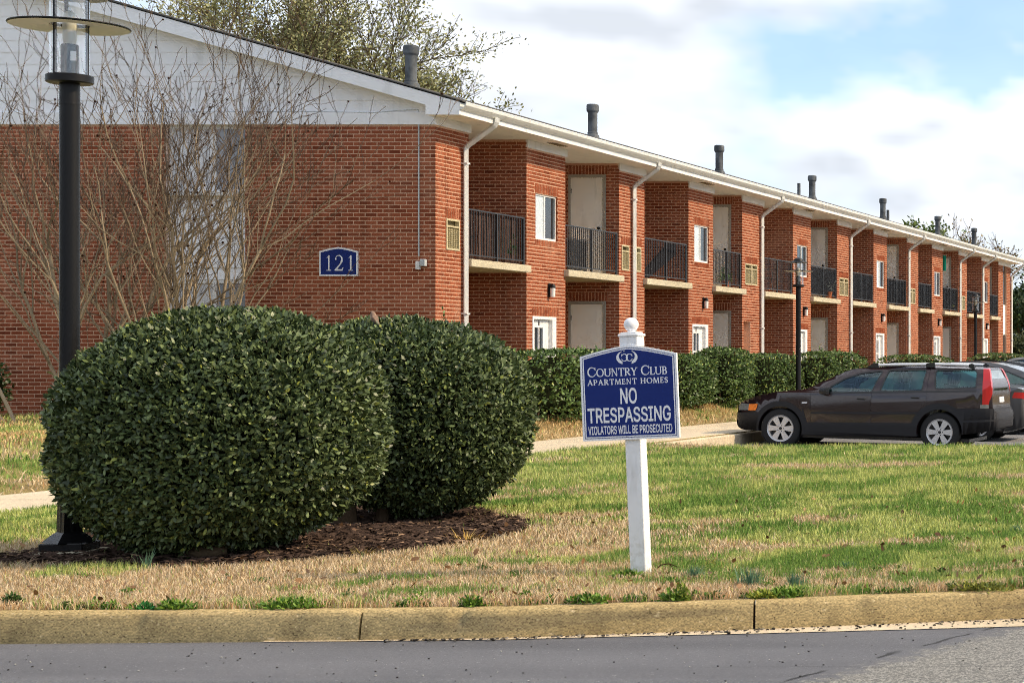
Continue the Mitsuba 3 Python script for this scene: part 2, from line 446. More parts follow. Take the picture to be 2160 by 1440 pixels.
        holes += [(a0, b0, ZV1, ZV1 + 3 * C)]; sold += [(a0, b0, ZV1, ZV1 + 3 * C)]
        if ip in (4, 8):                                    # a niche low in the pier
            holes += [(0.12, 0.62, 0.2, 35 * C)]
            body = body - mcube(XF - 0.22, XF + 0.1, ya + 0.12, ya + 0.62, 0.0, 35 * C)
    else:                                                   # far end: strip of windows
        holes += [(1.0, 1.75, 0.2, ZT)]
        body = body - mcube(XF - 0.10, XF + 0.1, ya + 1.0, ya + 1.75, 0.2, ZT)
        E_ = key(f'{B}__window_strip')
        put(E_, box(XF - 0.09, XF - 0.06, ya + 1.0, ya + 1.75, 2.45, 3.75), 'white_paint')
        part(E_, 'pane', box(XF - 0.085, XF - 0.075, ya + 1.0, ya + 1.75, 3.75, ZT), 'dark_glass')
        part(E_, 'pane', box(XF - 0.085, XF - 0.075, ya + 1.0, ya + 1.75, 0.2, 2.45), 'dark_glass')
    lay(bricks([XF, ya + 0.0085, 0], [0, 1, 0], [1, 0, 0], yb - ya - 0.0085, ZB, ZT, holes, soldiers=sold), [0, 1, 0], [1, 0, 0])
    front_mortar = body if front_mortar is None else front_mortar + body
    if kind == 'W':
        [part(B, 'window_reveal', box(XF - 0.119, XF - 0.002, u0, u0 + 0.003, ZW0, ZW1), 'brick') for u0 in (ya + 1.327, ya + 0.37)]
    if ip:                                                  # the pier's near cheek, the end wall of the recess before it
        door = kind in ('V', 'E')
        u0 = XF - DEEP
        dh, ds = [], []
        if door:
            for zf, zt in ((3.19, 79 * C), (0.3, 39 * C)):
                dh += [(-17.24 - u0, -16.445 - u0, zf, zt), (-17.24 - u0, -16.40 - u0, zt, zt + 3 * C)]
                ds += [(-17.24 - u0, -16.40 - u0, zt, zt + 3 * C)]
        if ip < 12 or True:
            lay(bricks([u0, ya, 0], [1, 0, 0], [0, -1, 0], DEEP - 0.0, ZB, 3.04, dh, soldiers=[d for d in ds if d[3] < 3.04]), [1, 0, 0], [0, -1, 0])
            lay(bricks([u0, ya, 0], [1, 0, 0], [0, -1, 0], DEEP - 0.0, 3.19, ZS - 0.01, dh, soldiers=[d for d in ds if d[2] > 3.2]), [1, 0, 0], [0, -1, 0])
        if door:
            for zf, zt, leaf in ((3.19, 79 * C, 'beige_door'), (0.3, 39 * C, 'beige_door')):
                K_ = key(f'{B}__balcony_door' if zf > 2 else f'{B}__patio_door')
                y0 = ya - 0.025
                put(K_, box(-17.19, -16.515, y0 + 0.02, y0 + 0.045, zf + 0.01, zt - 0.065), leaf)
                part(K_, 'frame', MB().box(-17.24, -17.19, y0, y0 + 0.05, zf, zt).box(-16.505, -16.445, y0, y0 + 0.05, zf, zt).box(-17.19, -16.505, y0, y0 + 0.05, zt - 0.06, zt).out(), 'door_frame')
                kn = lathe([(0, 0), (0.02, 0), (0.015, 0.03), (0.032, 0.05), (0.03, 0.075), (0, 0.085)], 10)
                M = frame([-16.575, y0 + 0.02, zf + 1.01], [1, 0, 0], [0, 0, 1], [0, -1, 0])
                part(K_, 'knob', trimesh.Trimesh(*kn, process=False).apply_transform(M), 'lamp_black', smooth=40)
                for zz in (zf + 0.25, zt - 0.4): part(K_, 'hinge', box(-17.192, -17.175, y0 + 0.012, y0 + 0.02, zz, zz + 0.1), 'lamp_black')
# back walls of the recesses
front_mortar = front_mortar + mcube(XF - DEEP - 0.3, XF - DEEP, 32.9, 80.0, ZB, ZS)
FRONT = part(B, 'front_wall', front_mortar, 'mortar')
k = part(FRONT, 'brickwork', brick_mb.out(), 'brick', kind='stuff')
# brick backs of the recesses that the door leaves out
bm = MB()
for (a, b) in [(piers[i][1], piers[i + 1][0]) for i in range(12)]:
    lay(bricks([XF - DEEP, a, 0], [0, 1, 0], [1, 0, 0], b - a, ZB, ZS, [(0.3, 1.9, 0.3, 2.45), (0.3, 1.9, 3.19, 5.3)]), [0, 1, 0], [1, 0, 0], bm)
part(B, 'recess_wall', bm.out(), 'brick', kind='stuff')
for (a, b) in [(piers[i][1], piers[i + 1][0]) for i in range(12)]:
    for z0, z1 in ((0.3, 2.45), (3.19, 5.3)):
        G_ = key(f'{B}__sliding_door')
        x0 = XF - DEEP + 0.002
        put(G_, MB().box(x0, x0 + 0.06, a + 0.3, a + 0.36, z0, z1).box(x0, x0 + 0.06, a + 1.84, a + 1.9, z0, z1).box(x0, x0 + 0.06, a + 1.07, a + 1.13, z0, z1 - 0.06).box(x0, x0 + 0.06, a + 0.36, a + 1.84, z1 - 0.06, z1).out(), 'window_white')
        part(G_, 'pane', box(x0 + 0.02, x0 + 0.03, a + 0.36, a + 1.84, z0, z1 - 0.06), 'dark_glass')

# the window strip of the gable
y0 = D0 + 0.10
for z0, z1 in ((4.28, ZT), (1.25, 2.78)):
    fm = MB()
    fm.box(WS[0], WS[0] + 0.06, y0, y0 + 0.06, z0, z1).box(WS[1] - 0.06, WS[1], y0, y0 + 0.06, z0, z1).box(WS[0] + 0.06, WS[1] - 0.06, y0, y0 + 0.06, z1 - 0.06, z1).box(WS[0] + 0.06, WS[1] - 0.06, y0, y0 + 0.06, z0, z0 + 0.06)
    fm.box(-20.06, -20.0, y0 + 0.005, y0 + 0.055, z0 + 0.06, z1 - 0.06)
    S_ = key(f'{B}__gable_window'); put(S_, fm.out(), 'window_white')
    part(S_, 'pane', box(WS[0] + 0.06, -20.06, y0 + 0.03, y0 + 0.04, z0 + 0.06, z1 - 0.06), 'grey_panel', label='dull grey pane with blinds behind it')
    part(S_, 'pane', box(-20.0, WS[1] - 0.06, y0 + 0.02, y0 + 0.03, z0 + 0.06, z1 - 0.06), 'bright_grey')
    part(S_, 'sill', cbox(WS[0] + 0.001, WS[1] - 0.001, D0 - 0.02, y0, z0 - 0.06, z0 + 0.02, 0.008), 'trim_paint')
P_ = key(f'{B}__spandrel')
put(P_, box(WS[0], WS[1], y0 + 0.03, y0 + 0.08, 0.25, ZT), 'siding_paint')
z = 2.785
while z < 4.2:
    zt = min(z + 0.205, 4.22)
    part(P_, 'siding_board', (np.array([[WS[0], y0 - 0.004, z], [WS[1], y0 - 0.004, z], [WS[1], y0 + 0.018, zt], [WS[0], y0 + 0.018, zt], [WS[0], y0 + 0.04, z], [WS[1], y0 + 0.04, z], [WS[1], y0 + 0.04, zt], [WS[0], y0 + 0.04, zt]]),
                                      np.array([[0, 1, 2, 3], [0, 4, 5, 1], [1, 5, 6, 2], [2, 6, 7, 3], [3, 7, 4, 0]])), 'siding_paint')
    z = zt
# the inner sides of the strip
part(B, 'strip_reveal', MB().box(WS[0] - 0.012, WS[0], D0 + 0.011, y0 + 0.1, ZB, ZT).box(WS[1], WS[1] + 0.009, D0 + 0.0112, y0 + 0.1, ZB, ZT).out(), 'white_paint')

# gable siding: frieze, boards
RS = 0.2857
def rake_under(x): return 5.743 + 0.28 * (-16.18 - x)
XR = -24.86                                                     # ridge
part(B, 'gable_frieze', cbox(XL, XF + 0.02, D0 - 0.03, D0 + 0.1, ZT, 5.655, 0.004), 'siding_paint')
G = key(f'{B}__gable_siding')
put(G, xz(D0 + 0.03, D0 + 0.2, sg.Polygon([(XL, 5.6), (XF - 0.02, 5.6), (XF - 0.02, 5.74), (XR, 8.2), (XL, 7.7)])), 'siding_paint')
z = 5.655
kk = 0
while z < 8.1:
    zt = z + 0.2055
    tri = sg.Polygon([(XL, 5.0), (XF - 0.3, 5.0), (XF - 0.3, rake_under(XF - 0.3) + 0.03), (XR, rake_under(XR) + 0.03), (XL, rake_under(XR) - 0.2)])
    pg = sg.box(XL, z, XF - 0.3, zt).intersection(tri)
    if pg.area > 0.01:
        # boards butt along their length at staggered places
        cut = -22.1 + 0.9 * ((kk * 7) % 5) / 5 if kk % 2 else -18.9 - 0.8 * ((kk * 3) % 4) / 4
        for s0, s1 in ((XL, cut - 0.0015), (cut + 0.0015, XF)):
            q = pg.intersection(sg.box(s0, z, s1, zt))
            if q.is_empty or q.area < 0.004: continue
            m = xz(0.0, 0.012, q)
            v = np.array(m.vertices); v[:, 1] += D0 + 0.002 - 0.014 * (1 - (v[:, 2] - z) / 0.2055) + 0.012
            part(G, 'board', (v, m.faces), 'siding_paint')
    z = zt; kk += 1
part(B, 'corner_board', cbox(XF - 0.3, XF - 0.02, D0 - 0.025, D0 + 0.1, 5.656, 5.83, 0.004), 'siding_paint')

# rake, roof, eave
rk = sg.Polygon([(-15.6, 5.575), (-15.6, 5.79), (XR, 5.79 + RS * (-15.6 - XR)), (XR, 5.743 + 0.28 * (-16.18 - XR)), (-16.18, 5.743), (-16.18, 5.575)])
part(B, 'rake_board', xz(D0 - 0.30, D0 - 0.27, rk), 'siding_paint')
part(B, 'rake_soffit', (np.array([[-16.18, D0 - 0.27, 5.745], [-16.18, D0 + 0.03, 5.745], [XR, D0 + 0.03, rake_under(XR)], [XR, D0 - 0.27, rake_under(XR)]]), np.array([[0, 1, 2, 3]])), 'soffit_paint')
ridge_z = 5.80 + RS * (-15.58 - XR)
ROOF = part(B, 'roof', xz(D0 - 0.27, YE + 0.1, sg.Polygon([(-15.6, 5.70), (-15.6, 5.785), (XR, ridge_z - 0.02), (-34.0, 5.79), (-34.0, 5.7), (XR, ridge_z - 0.15)])), 'white_paint')
part(ROOF, 'shingle_layer', xz(D0 - 0.325, YE + 0.13, sg.Polygon([(-15.54, 5.795), (-15.54, 5.815), (XR, ridge_z + 0.03), (-34.1, 5.80), (-34.1, 5.78), (XR, ridge_z)])), 'roof_shingle')
part(B, 'fascia', box(-15.63, -15.602, D0 - 0.27, YE + 0.1, 5.575, 5.785), 'trim_paint')
part(B, 'soffit', box(XF - DEEP - 0.25, -15.631, D0 + 0.002, YE + 0.08, 5.59, 5.605), 'soffit_paint')
part(B, 'eave_end', MB().box(-16.18, -15.6, D0 - 0.268, D0 + 0.001, 5.576, 5.60).out(), 'soffit_paint')
gp = sg.Polygon([(-15.600, 5.665), (-15.56, 5.665), (-15.52, 5.70), (-15.488, 5.735), (-15.48, 5.785), (-15.488, 5.795), (-15.495, 5.785), (-15.505, 5.735), (-15.53, 5.71), (-15.565, 5.677), (-15.590, 5.677), (-15.590, 5.78), (-15.600, 5.78)])
part(B, 'gutter', xz(D0 - 0.30, YE + 0.15, gp), 'gutter_paint', smooth=30)
for ya, yb, kind in piers:
    part(B, 'frieze_board', cbox(XF - 0.02, XF + 0.022, ya + (0.0 if ya > 32 else 0.1) , yb + 0.05, ZT, 5.589, 0.004), 'trim_paint')
for i in range(6):
    y = 36.05 + i * 8.05
    V_ = part(B, 'soffit_vent', MB().box(-16.02, -15.86, y - 0.30, y + 0.30, 5.582, 5.5895).out(), 'vent_dark')

# downspouts
for i, y in enumerate((32.75, 40.2, 48.6, 56.86, 63.94, 71.84, 76.0, 82.02)):
    xo, xi = -15.555, XF + 0.058
    pts = [(xo, y, 5.67), (xo, y, 5.60), (xo - 0.03, y, 5.545), (xi + 0.05, y, 5.20), (xi + 0.005, y, 5.15), (xi, y, 5.08), (xi, y, 0.55), (xi + 0.02, y, 0.48), (xi + 0.16, y, 0.38)]
    if i == 7: pts = [(xo + 0.02, y, 5.67), (xo + 0.02, y, 5.58), (xi + 0.03, y, 5.12), (xi, y, 5.04), (xi, y, 0.4)]
    p = np.array(pts); v, f = tube(p, 0.05, 4, True)
    # square section, turned by 45 degrees: tubes of four sides already are; widen a little
    D_ = part(B, 'downspout', (v, f), 'gutter_paint')
    for zz in (4.86, 2.2): part(D_, 'strap', box(XF + 0.001, xi + 0.052, y - 0.052, y + 0.052, zz, zz + 0.025), 'gutter_paint')

# vent pipes on the roof
for i in range(7):
    y = (33.84, 41.7, 49.75, 57.97, 66.3, 74.6, 81.4)[i]
    x = -17.64; zr = 5.80 + RS * (-15.58 - x)
    r = 0.098
    P_ = part(ROOF, 'vent_pipe', lathe([(0.16, zr - 0.08), (0.135, zr + 0.06), (r + 0.012, zr + 0.08), (r + 0.012, zr + 0.12), (r, zr + 0.13), (r, zr + 0.56), (r + 0.02, zr + 0.585), (0.128, zr + 0.60), (0.132, zr + 0.62), (0.132, zr + 0.72), (0.12, zr + 0.75), (0.09, zr + 0.76), (0, zr + 0.76)], 24, (x, y, 0)), 'pipe_grey', smooth=40)
for y, x in ((62.6, -19.5), (71.0, -18.7)):
    zr = 5.80 + RS * (-15.58 - x)
    part(ROOF, 'stack_pipe', MB().tube([(x, y, zr - 0.05), (x, y, zr + 0.42)], 0.055, 10).out(), 'pipe_grey', smooth=40)

# balconies
for i in range(12):
    a, b = piers[i][1], piers[i + 1][0]
    K_ = key(f'{B}__balcony')
    e0, e1 = (a - 0.09, b - 0.02) if i % 2 == 0 else (a - 0.07, b + 0.03)
    put(K_, cbox(XF - DEEP, XF + 0.10, e0, e1, 3.055, 3.19, 0.008), 'slab_concrete')
    x = XF - 0.04
    rl = MB().box(x - 0.02, x + 0.02, a + 0.02, b - 0.04, 4.075, 4.10).box(x - 0.012, x + 0.012, a + 0.02, b - 0.04, 3.265, 3.285)
    y = a + 0.06
    while y < b - 0.06:
        rl.box(x - 0.007, x + 0.007, y - 0.007, y + 0.007, 3.285, 4.075); y += 0.098
    for y in (a + 0.035, (a + b) / 2, b - 0.06): rl.box(x - 0.019, x + 0.019, y - 0.019, y + 0.019, 3.19, 4.075)
    part(K_, 'railing', rl.out(), 'black_metal')
    if i >= 5:
        part(K_, 'privacy_screen', box(x - 0.05, x - 0.035, a + 0.06, b - 0.08, 3.30, 4.05), 'screen_black', label='black mesh cloth tied behind the railing')
# narrow conduit on the gable
part(B, 'conduit', MB().tube([(-16.44, D0 - 0.018, 5.70), (-16.44, D0 - 0.018, 3.18)], 0.012, 6).out(), 'box_grey')
part(B, 'cable', MB().tube([(-21.5, D0 - 0.028, 5.668), (-18.2, D0 - 0.03, 5.66), (-17.2, D0 - 0.034, 5.645), (-16.45, D0 - 0.034, 5.70)], 0.006, 5).out(), 'box_grey')
JB = thing('junction_box', 'pair of small grey and white electrical boxes low on the gable conduit', 'electrical box')
put(JB, cbox(-16.475, -16.405, D0 - 0.07, D0 - 0.002, 2.95, 3.09, 0.006), 'window_white')
part(JB, 'side_box', cbox(-16.39, -16.30, D0 - 0.09, D0 - 0.002, 3.005, 3.125, 0.008), 'box_grey')

# ------------------------------------------------------------------ road, kerb, walk, lot
def asphalt_fn(p, n, uv):
    g = noise(p.x * 170, p.y * 170, 0.0); g2 = noise(p.x * 420 + 7, p.y * 420, 3.0)
    w = fbm(p.x * 0.8, p.y * 2.6, 0.0, 4)
    sp = smoothstep(0.90, 0.97, noise(p.x * 90 + 3, p.y * 90, 9.0))
    new = mix((0.078, 0.080, 0.090), (0.120, 0.122, 0.134), w) * (0.80 + 0.40 * g) + sp * 0.10
    old = mix((0.11, 0.108, 0.10), (0.25, 0.243, 0.225), smoothstep(0.35, 0.75, noise(p.x * 120, p.y * 120, 5.0))) * (0.7 + 0.6 * g2)
    edge = 0.5 * (p.y - (10.05 + 2.75 * (p.x + 1.86)) - 0.10 * (fbm(p.x * 5, p.y * 5, 1.0, 3) - 0.5))
    t = smoothstep(0.05, -0.22, edge + 0.25 * (noise(p.x * 30, p.y * 30, 2.0) - 0.5)) 
    crack = smoothstep(0.035, 0.008, dr.abs(edge - 0.09 - 0.05 * noise(p.x * 14, p.y * 14, 4.0))) * smoothstep(0.35, 0.55, noise(p.x * 9, p.y * 9, 6.0))
    fine = smoothstep(0.010, 0.002, dr.abs(p.y - 8.55 - 0.10 * (fbm(p.x * 1.6, 0.0, 3.0, 3) - 0.5) - 0.03 * (noise(p.x * 11, 1.0, 2.0) - 0.5))) * smoothstep(0.42, 0.6, noise(p.x * 0.8 + 3, 2.0, 8.0))
    tyre = 0.10 * smoothstep(0.35, 0.75, fbm(p.x * 0.25, p.y * 5.0, 7.0, 3)) + 0.12 * smoothstep(0.60, 0.80, fbm(p.x * 1.1, p.y * 1.6, 9.0, 4))
    return (new * (1 - t) + old * t) * (1 - 0.75 * crack) * (1 - 0.5 * fine) * (1 - tyre)


mat('asphalt', {'type': 'bumpmap', 'arbitrary': proc(lambda p, n, uv: 0.0035 * noise(p.x * 150, p.y * 150, 0.0), 0.002), 'scale': 1.0, 'bsdf': two({'type': 'principled', 'base_color': proc(asphalt_fn), 'roughness': 0.75, 'specular': 0.35})})


def lot_fn(p, n, uv):
    g = noise(p.x * 60, p.y * 60, 0.0); w = fbm(p.x * 0.6, p.y * 0.6, 0.0, 4)
    return mix((0.13, 0.13, 0.135), (0.19, 0.19, 0.195), w) * (0.8 + 0.4 * g)


mat('lot_asphalt', princ(proc(lot_fn), 0.8, 0.3))
mat('line_paint', diffuse((0.6, 0.6, 0.58)))


def kerb_fn(p, n, uv):
    g = noise(p.x * 140, p.y * 140, p.z * 140); g2 = noise(p.x * 55 + 3, p.y * 55, p.z * 55)
    w = fbm(p.x * 2.2, p.y * 2.2, p.z * 9, 4); st = fbm(p.x * 9, p.y * 9, p.z * 3, 3)
    a = mix(srgb(156, 136, 96), srgb(190, 169, 124), w)
    a = mix(a, mi.Color3f(srgb(104, 92, 68)), smoothstep(0.50, 0.78, st) * 0.40)
    a = mix(a, mi.Color3f(srgb(212, 194, 156)), smoothstep(0.80, 0.93, g2) * 0.7)
    rub = smoothstep(0.60, 0.78, fbm(p.x * 1.1 + 5, p.z * 22, 2.0, 3)) * smoothstep(0.02, 0.05, p.z) * smoothstep(0.13, 0.10, p.z)
    a = mix(a, mi.Color3f(srgb(86, 80, 70)), rub * 0.35)
    a = mix(a, mi.Color3f(srgb(78, 68, 50)), smoothstep(0.80, 0.92, noise(p.x * 95 + 9, p.y * 95, p.z * 95)) * 0.7)
    return a * (0.50 + 1.0 * g)


mat('kerb_concrete', {'type': 'bumpmap', 'arbitrary': proc(lambda p, n, uv: 0.0022 * noise(p.x * 260, p.y * 260, p.z * 260), 0.0012), 'scale': 1.0, 'bsdf': diffuse(proc(kerb_fn))})


def walk_fn(p, n, uv):
    g = noise(p.x * 70, p.y * 70, 0.0); w = fbm(p.x * 1.2, p.y * 1.2, 0.0, 4)
    return mix(srgb(188, 172, 146), srgb(216, 202, 178), w) * (0.85 + 0.3 * g)


mat('walk_concrete', diffuse(proc(walk_fn)))


def soil_fn(p, n, uv):
    g = fbm(p.x * 40, p.y * 40, 0.0, 4); w = fbm(p.x * 1.3, p.y * 1.3, 0.0, 3)
    return mix(srgb(124, 108, 78), srgb(170, 150, 112), g) * (0.8 + 0.35 * w)


mat('thatch', diffuse(proc(soil_fn)))
mat('mulch_soil', diffuse(proc(lambda p, n, uv: mix(srgb(40, 32, 28), srgb(72, 59, 52), fbm(p.x * 45, p.y * 45, 0.0, 4)))))

# road: one sheet from the kerb to beyond the camera
xs = np.concatenate([[-400, -120, -60], np.linspace(-30, 30, 61), [60, 120, 400]])
rv = np.vstack([np.stack([xs, np.full_like(xs, -300.0), 0 * xs], 1), np.stack([xs, np.where(np.abs(xs) > 30.5, np.where(xs < 0, 9.22, 25.0), kerb_y(xs)) + 0.1, 0 * xs], 1)])
n_ = len(xs); i_ = np.arange(n_ - 1)
structure('road', (rv, np.stack([i_, i_ + 1, i_ + 1 + n_, i_ + n_], 1)), 'asphalt', 'dark smooth asphalt road in the foreground with older coarse asphalt at right')


def strip(path, offs, close=False):
    """sweep of a profile of (offset outwards from the kerb line away from the road, height) along a polyline"""
    p = np.asarray(path, float); d = np.gradient(p, axis=0); d /= np.linalg.norm(d, axis=1, keepdims=True)
    nrm = np.stack([-d[:, 1], d[:, 0]], 1)
    V = np.array([[*(p[i] + nrm[i] * o), z] for i in range(len(p)) for o, z in offs]); k = len(offs)
    f = [[i * k + j, (i + 1) * k + j, (i + 1) * k + j + 1, i * k + j + 1] for i in range(len(p) - 1) for j in range(k - 1)]
    v = V.tolist()
    c0, c1 = len(v), len(v) + 1
    v += [np.mean(V[:k], 0).tolist(), np.mean(V[-k:], 0).tolist()]
    f3 = [[q[0], q[1], q[2]] for q in f] + [[q[0], q[2], q[3]] for q in f]
    f3 += [[j, j + 1, c0] for j in range(k - 1)] + [[len(V) - k + j + 1, len(V) - k + j, c1] for j in range(k - 1)]
    return np.array(v), np.array(f3)


KP = [(0.0, -0.05), (0.004, 0.01), (0.012, 0.06), (0.026, 0.115), (0.036, 0.136), (0.052, 0.147), (0.075, 0.150), (0.15, 0.149), (0.153, -0.05)]
K_ = key('kerb'); labels[K_] = {'label': 'weathered tan concrete kerb between the road and the lawn', 'category': 'kerb', 'kind': 'structure'}
xk = np.array([-30, -13, -10.05, -7.1, -5.135, -3.262, -0.9, 1.5, 4.0, 9, 30.0])
for j in range(len(xk) - 1):
    x = np.linspace(xk[j] + 0.006, xk[j + 1] - 0.006, 70)
    path = np.stack([x, kerb_y(x) + 0.004 * np.sin(x * 2.1)], 1)
    kv, kf = strip(path, KP)
    nz = np.stack([meshkit.fbm(kv * 4 + s_, 3, 41 + j) + 0.6 * meshkit.fbm(kv * 22 + s_, 2, 51 + j) - 0.8 for s_ in (0, 9, 18)], 1)
    chip = np.clip(meshkit.fbm(kv * 9 + 3, 2, 60 + j) - 0.66, 0, 1)[:, None] * (kv[:, 2:] > 0.11) * [0, 0.09, -0.11]
    part(K_, 'kerb_stone', (kv + nz * [0.0, 0.005, 0.004] + chip, kf), 'kerb_concrete', smooth=35)
xj = np.linspace(-30, 30, 120)
part(K_, 'joint_fill', strip(np.stack([xj, kerb_y(xj) + 0.03], 1), [(0.0, -0.05), (0.012, 0.09), (0.03, 0.118), (0.11, 0.118), (0.111, -0.05)]), 'mulch_soil')
# pale concrete gutter strip that widens to the right
xg = np.linspace(-5.6, 6.0, 60)
wd = 0.012 + 0.34 * ss(-5.2, -0.5, xg)
gv = np.vstack([np.stack([xg, kerb_y(xg) - wd, 0 * xg + 0.004], 1), np.stack([xg, kerb_y(xg) + 0.02, 0 * xg + 0.006], 1)]); n_ = len(xg); i_ = np.arange(n_ - 1)
structure('gutter_strip', (gv, np.stack([i_, i_ + 1, i_ + 1 + n_, i_ + n_], 1)), 'walk_concrete', 'thin pale concrete gutter strip at the foot of the kerb at right')
# grit in the gutter
rg = np.random.default_rng(5); mb = MB()
ico = trimesh.creation.icosphere(subdivisions=0)
for _ in range(420):
    x = rg.uniform(-5.0, -1.6); y = kerb_y(x) - abs(rg.normal(0.01, 0.035 + 0.03 * max(0, x + 4))) - 0.003
    s = rg.uniform(0.002, 0.008)
    c = rg.choice([0.03, 0.06, 0.12, 0.3]); mb.add(ico.vertices * s * [1.3, 1, 0.7] + [x, y, 0.008], ico.faces, [c, c * 0.9, c * 0.75])
for _ in range(500):
    x, y = rg.uniform(-7, -1.7), rg.uniform(6.2, 9.6)
    s = rg.uniform(0.0015, 0.005); c = rg.choice([0.02, 0.05, 0.4]); mb.add(ico.vertices * s * [1.3, 1, 0.7] + [x, y, 0.003], ico.faces, [c, c, c * 0.95])
stuff('road_grit', mb.out(), 'vcol_matte', 'loose grit and crumbs along the kerb and on the asphalt', 'grit', color=mb.col())

# lawn sheet: fine near the kerb, coarse far off
def ground_sheet():
    xs = np.concatenate([[-600, -250, -120, -60], np.arange(-32, -16, 0.5), np.arange(-16, 2.0, 0.11), np.arange(2, 30, 1.0), [60, 120, 250, 600]])
    yy = np.concatenate([np.linspace(0, 0.6, 7)[:-1] + 0.152, np.arange(0.75, 4, 0.08), np.arange(4, 20, 0.2), np.arange(20, 34, 0.5), np.arange(34, 90, 4), [120, 200, 400, 900, 2000]])
    X, Dy = np.meshgrid(xs, yy)
    Y = np.where(np.abs(X) > 30, np.where(X < 0, 9.22, 25.0), kerb_y(X)) + Dy
    Z = lawn_z(X, Y)
    Z = np.where((X < -11.0) & (Y > 60), np.minimum(Z, 0.4), Z)
    v = np.stack([X, Y, Z], -1).reshape(-1, 3); c = len(xs); r = len(yy)
    i = (np.arange(r - 1)[:, None] * c + np.arange(c - 1)[None]).ravel()
    return v, np.stack([i, i + 1, i + 1 + c, i + c], 1)


def lot_front(x): return 27.6 + 0 * np.asarray(x)
_z = lawn_z
def lawn_z(x, y):
    z = _z(x, y)
    x, y = np.asarray(x, float), np.asarray(y, float)
    lot = ss(27.55, 27.60, y) * ss(-11.1, -11.05, x)
    return z * (1 - lot) - 0.6 * lot


# sidewalk along the front of the building, in slabs
SW = key('sidewalk'); labels[SW] = {'label': 'pale concrete sidewalk along the front of the apartment building', 'category': 'sidewalk', 'kind': 'structure'}
y = 12.6; k = 0
while y < 84:
    part(SW, 'paving_slab', cbox(-13.14, -11.24, y + 0.005, y + 1.515, -0.1, 0.118 + 0.012 * ss(16, 20, y) + R.uniform(-0.002, 0.002), 0.006), 'walk_concrete')
    y += 1.52; k += 1
part(SW, 'kerb_edge', cbox(-11.235, -11.06, 28.4, 84, -0.4, 0.112, 0.02), 'walk_concrete')
part(SW, 'kerb_edge', cbox(-11.055, 30.0, 27.5, 27.66, -0.4, 0.075, 0.02), 'walk_concrete')

# parking lot
def lot_z(x): return -0.075 - 0.024 * (np.asarray(x, float) + 11.0)
LX = np.array([-11.06, 14.0]); 
lv = np.array([[x, y, lot_z(x)] for y in (27.66, 130.0) for x in (-11.06, 25.0)])
PL = structure('parking_lot', (lv, np.array([[0, 1, 3, 2]])), 'lot_asphalt', 'grey asphalt parking lot in front of the building')
for i, y in enumerate((30.4, 33.45, 36.4, 39.3, 42.2, 45.1, 48, 51)):
    part(PL, 'parking_line', (np.array([[x, yy, lot_z(x) + 0.004] for yy in (y, y + 0.1) for x in (-10.9, -5.8)]), np.array([[0, 1, 3, 2]])), 'line_paint')

# ------------------------------------------------------------------ grass
def blob(px, py, D=None, rx=0.5, ry=0.3, a=1.0):
    z = 0.19
    D = (H - z) * F / (py - VY); q = at(px, py, D)
    return q[0], q[1], rx, ry, a


GREEN = [blob(2000, 948, rx=7.0, ry=3.2, a=0.95), blob(1500, 955, rx=4.0, ry=2.6, a=0.85), blob(1500, 985, rx=4.5, ry=3.8, a=1.0), blob(1900, 1010, rx=4.0, ry=3.2, a=0.95), blob(1750, 1060, rx=3.2, ry=1.9, a=0.85), blob(2050, 1110, rx=2.0, ry=1.6, a=0.85), blob(1250, 1060, rx=1.3, ry=1.0, a=0.8), blob(1950, 1165, rx=1.2, ry=0.8, a=0.9), blob(2120, 1130, rx=0.9, ry=1.0, a=0.9),
         blob(1700, 1120, rx=0.9, ry=0.4, a=0.5), blob(1240, 1148, rx=0.22, ry=0.09, a=0.8), blob(1070, 1180, rx=0.65, ry=0.16, a=0.55), blob(1130, 1200, rx=0.7, ry=0.14, a=0.5), blob(880, 1210, rx=0.25, ry=0.1, a=0.4),
         blob(1440, 1160, rx=0.28, ry=0.1, a=0.7), blob(1320, 1215, rx=0.18, ry=0.05, a=1.0), blob(600, 1228, rx=0.2, ry=0.06, a=0.9), blob(60, 1090, rx=1.9, ry=1.5, a=1.15), blob(-60, 1130, rx=1.0, ry=0.7, a=0.9), blob(1840, 1205, rx=0.9, ry=0.28, a=0.6),
         blob(60, 1205, rx=0.5, ry=0.1, a=0.45), blob(300, 1285, rx=0.35, ry=0.06, a=0.5), blob(560, 1285, rx=0.25, ry=0.06, a=0.8), blob(1150, 1268, rx=0.5, ry=0.05, a=0.5), blob(30, 950, rx=2.0, ry=1.5, a=0.5),
         blob(1420, 1280, rx=0.3, ry=0.05, a=0.5), blob(1560, 1275, rx=0.25, ry=0.05, a=0.7), blob(2020, 1240, rx=0.5, ry=0.1, a=0.8), blob(480, 1190, rx=0.5, ry=0.08, a=0.3), blob(1280, 1110, rx=1.0, ry=0.5, a=0.7), blob(1500, 1215, rx=0.5, ry=0.12, a=0.5), blob(1600, 1185, rx=0.6, ry=0.2, a=0.6), blob(1750, 1190, rx=0.6, ry=0.25, a=0.7), blob(1100, 1235, rx=0.8, ry=0.10, a=0.4), blob(760, 1195, rx=0.3, ry=0.08, a=0.4), blob(400, 1215, rx=0.5, ry=0.08, a=0.4), blob(180, 1195, rx=0.4, ry=0.07, a=0.5)]
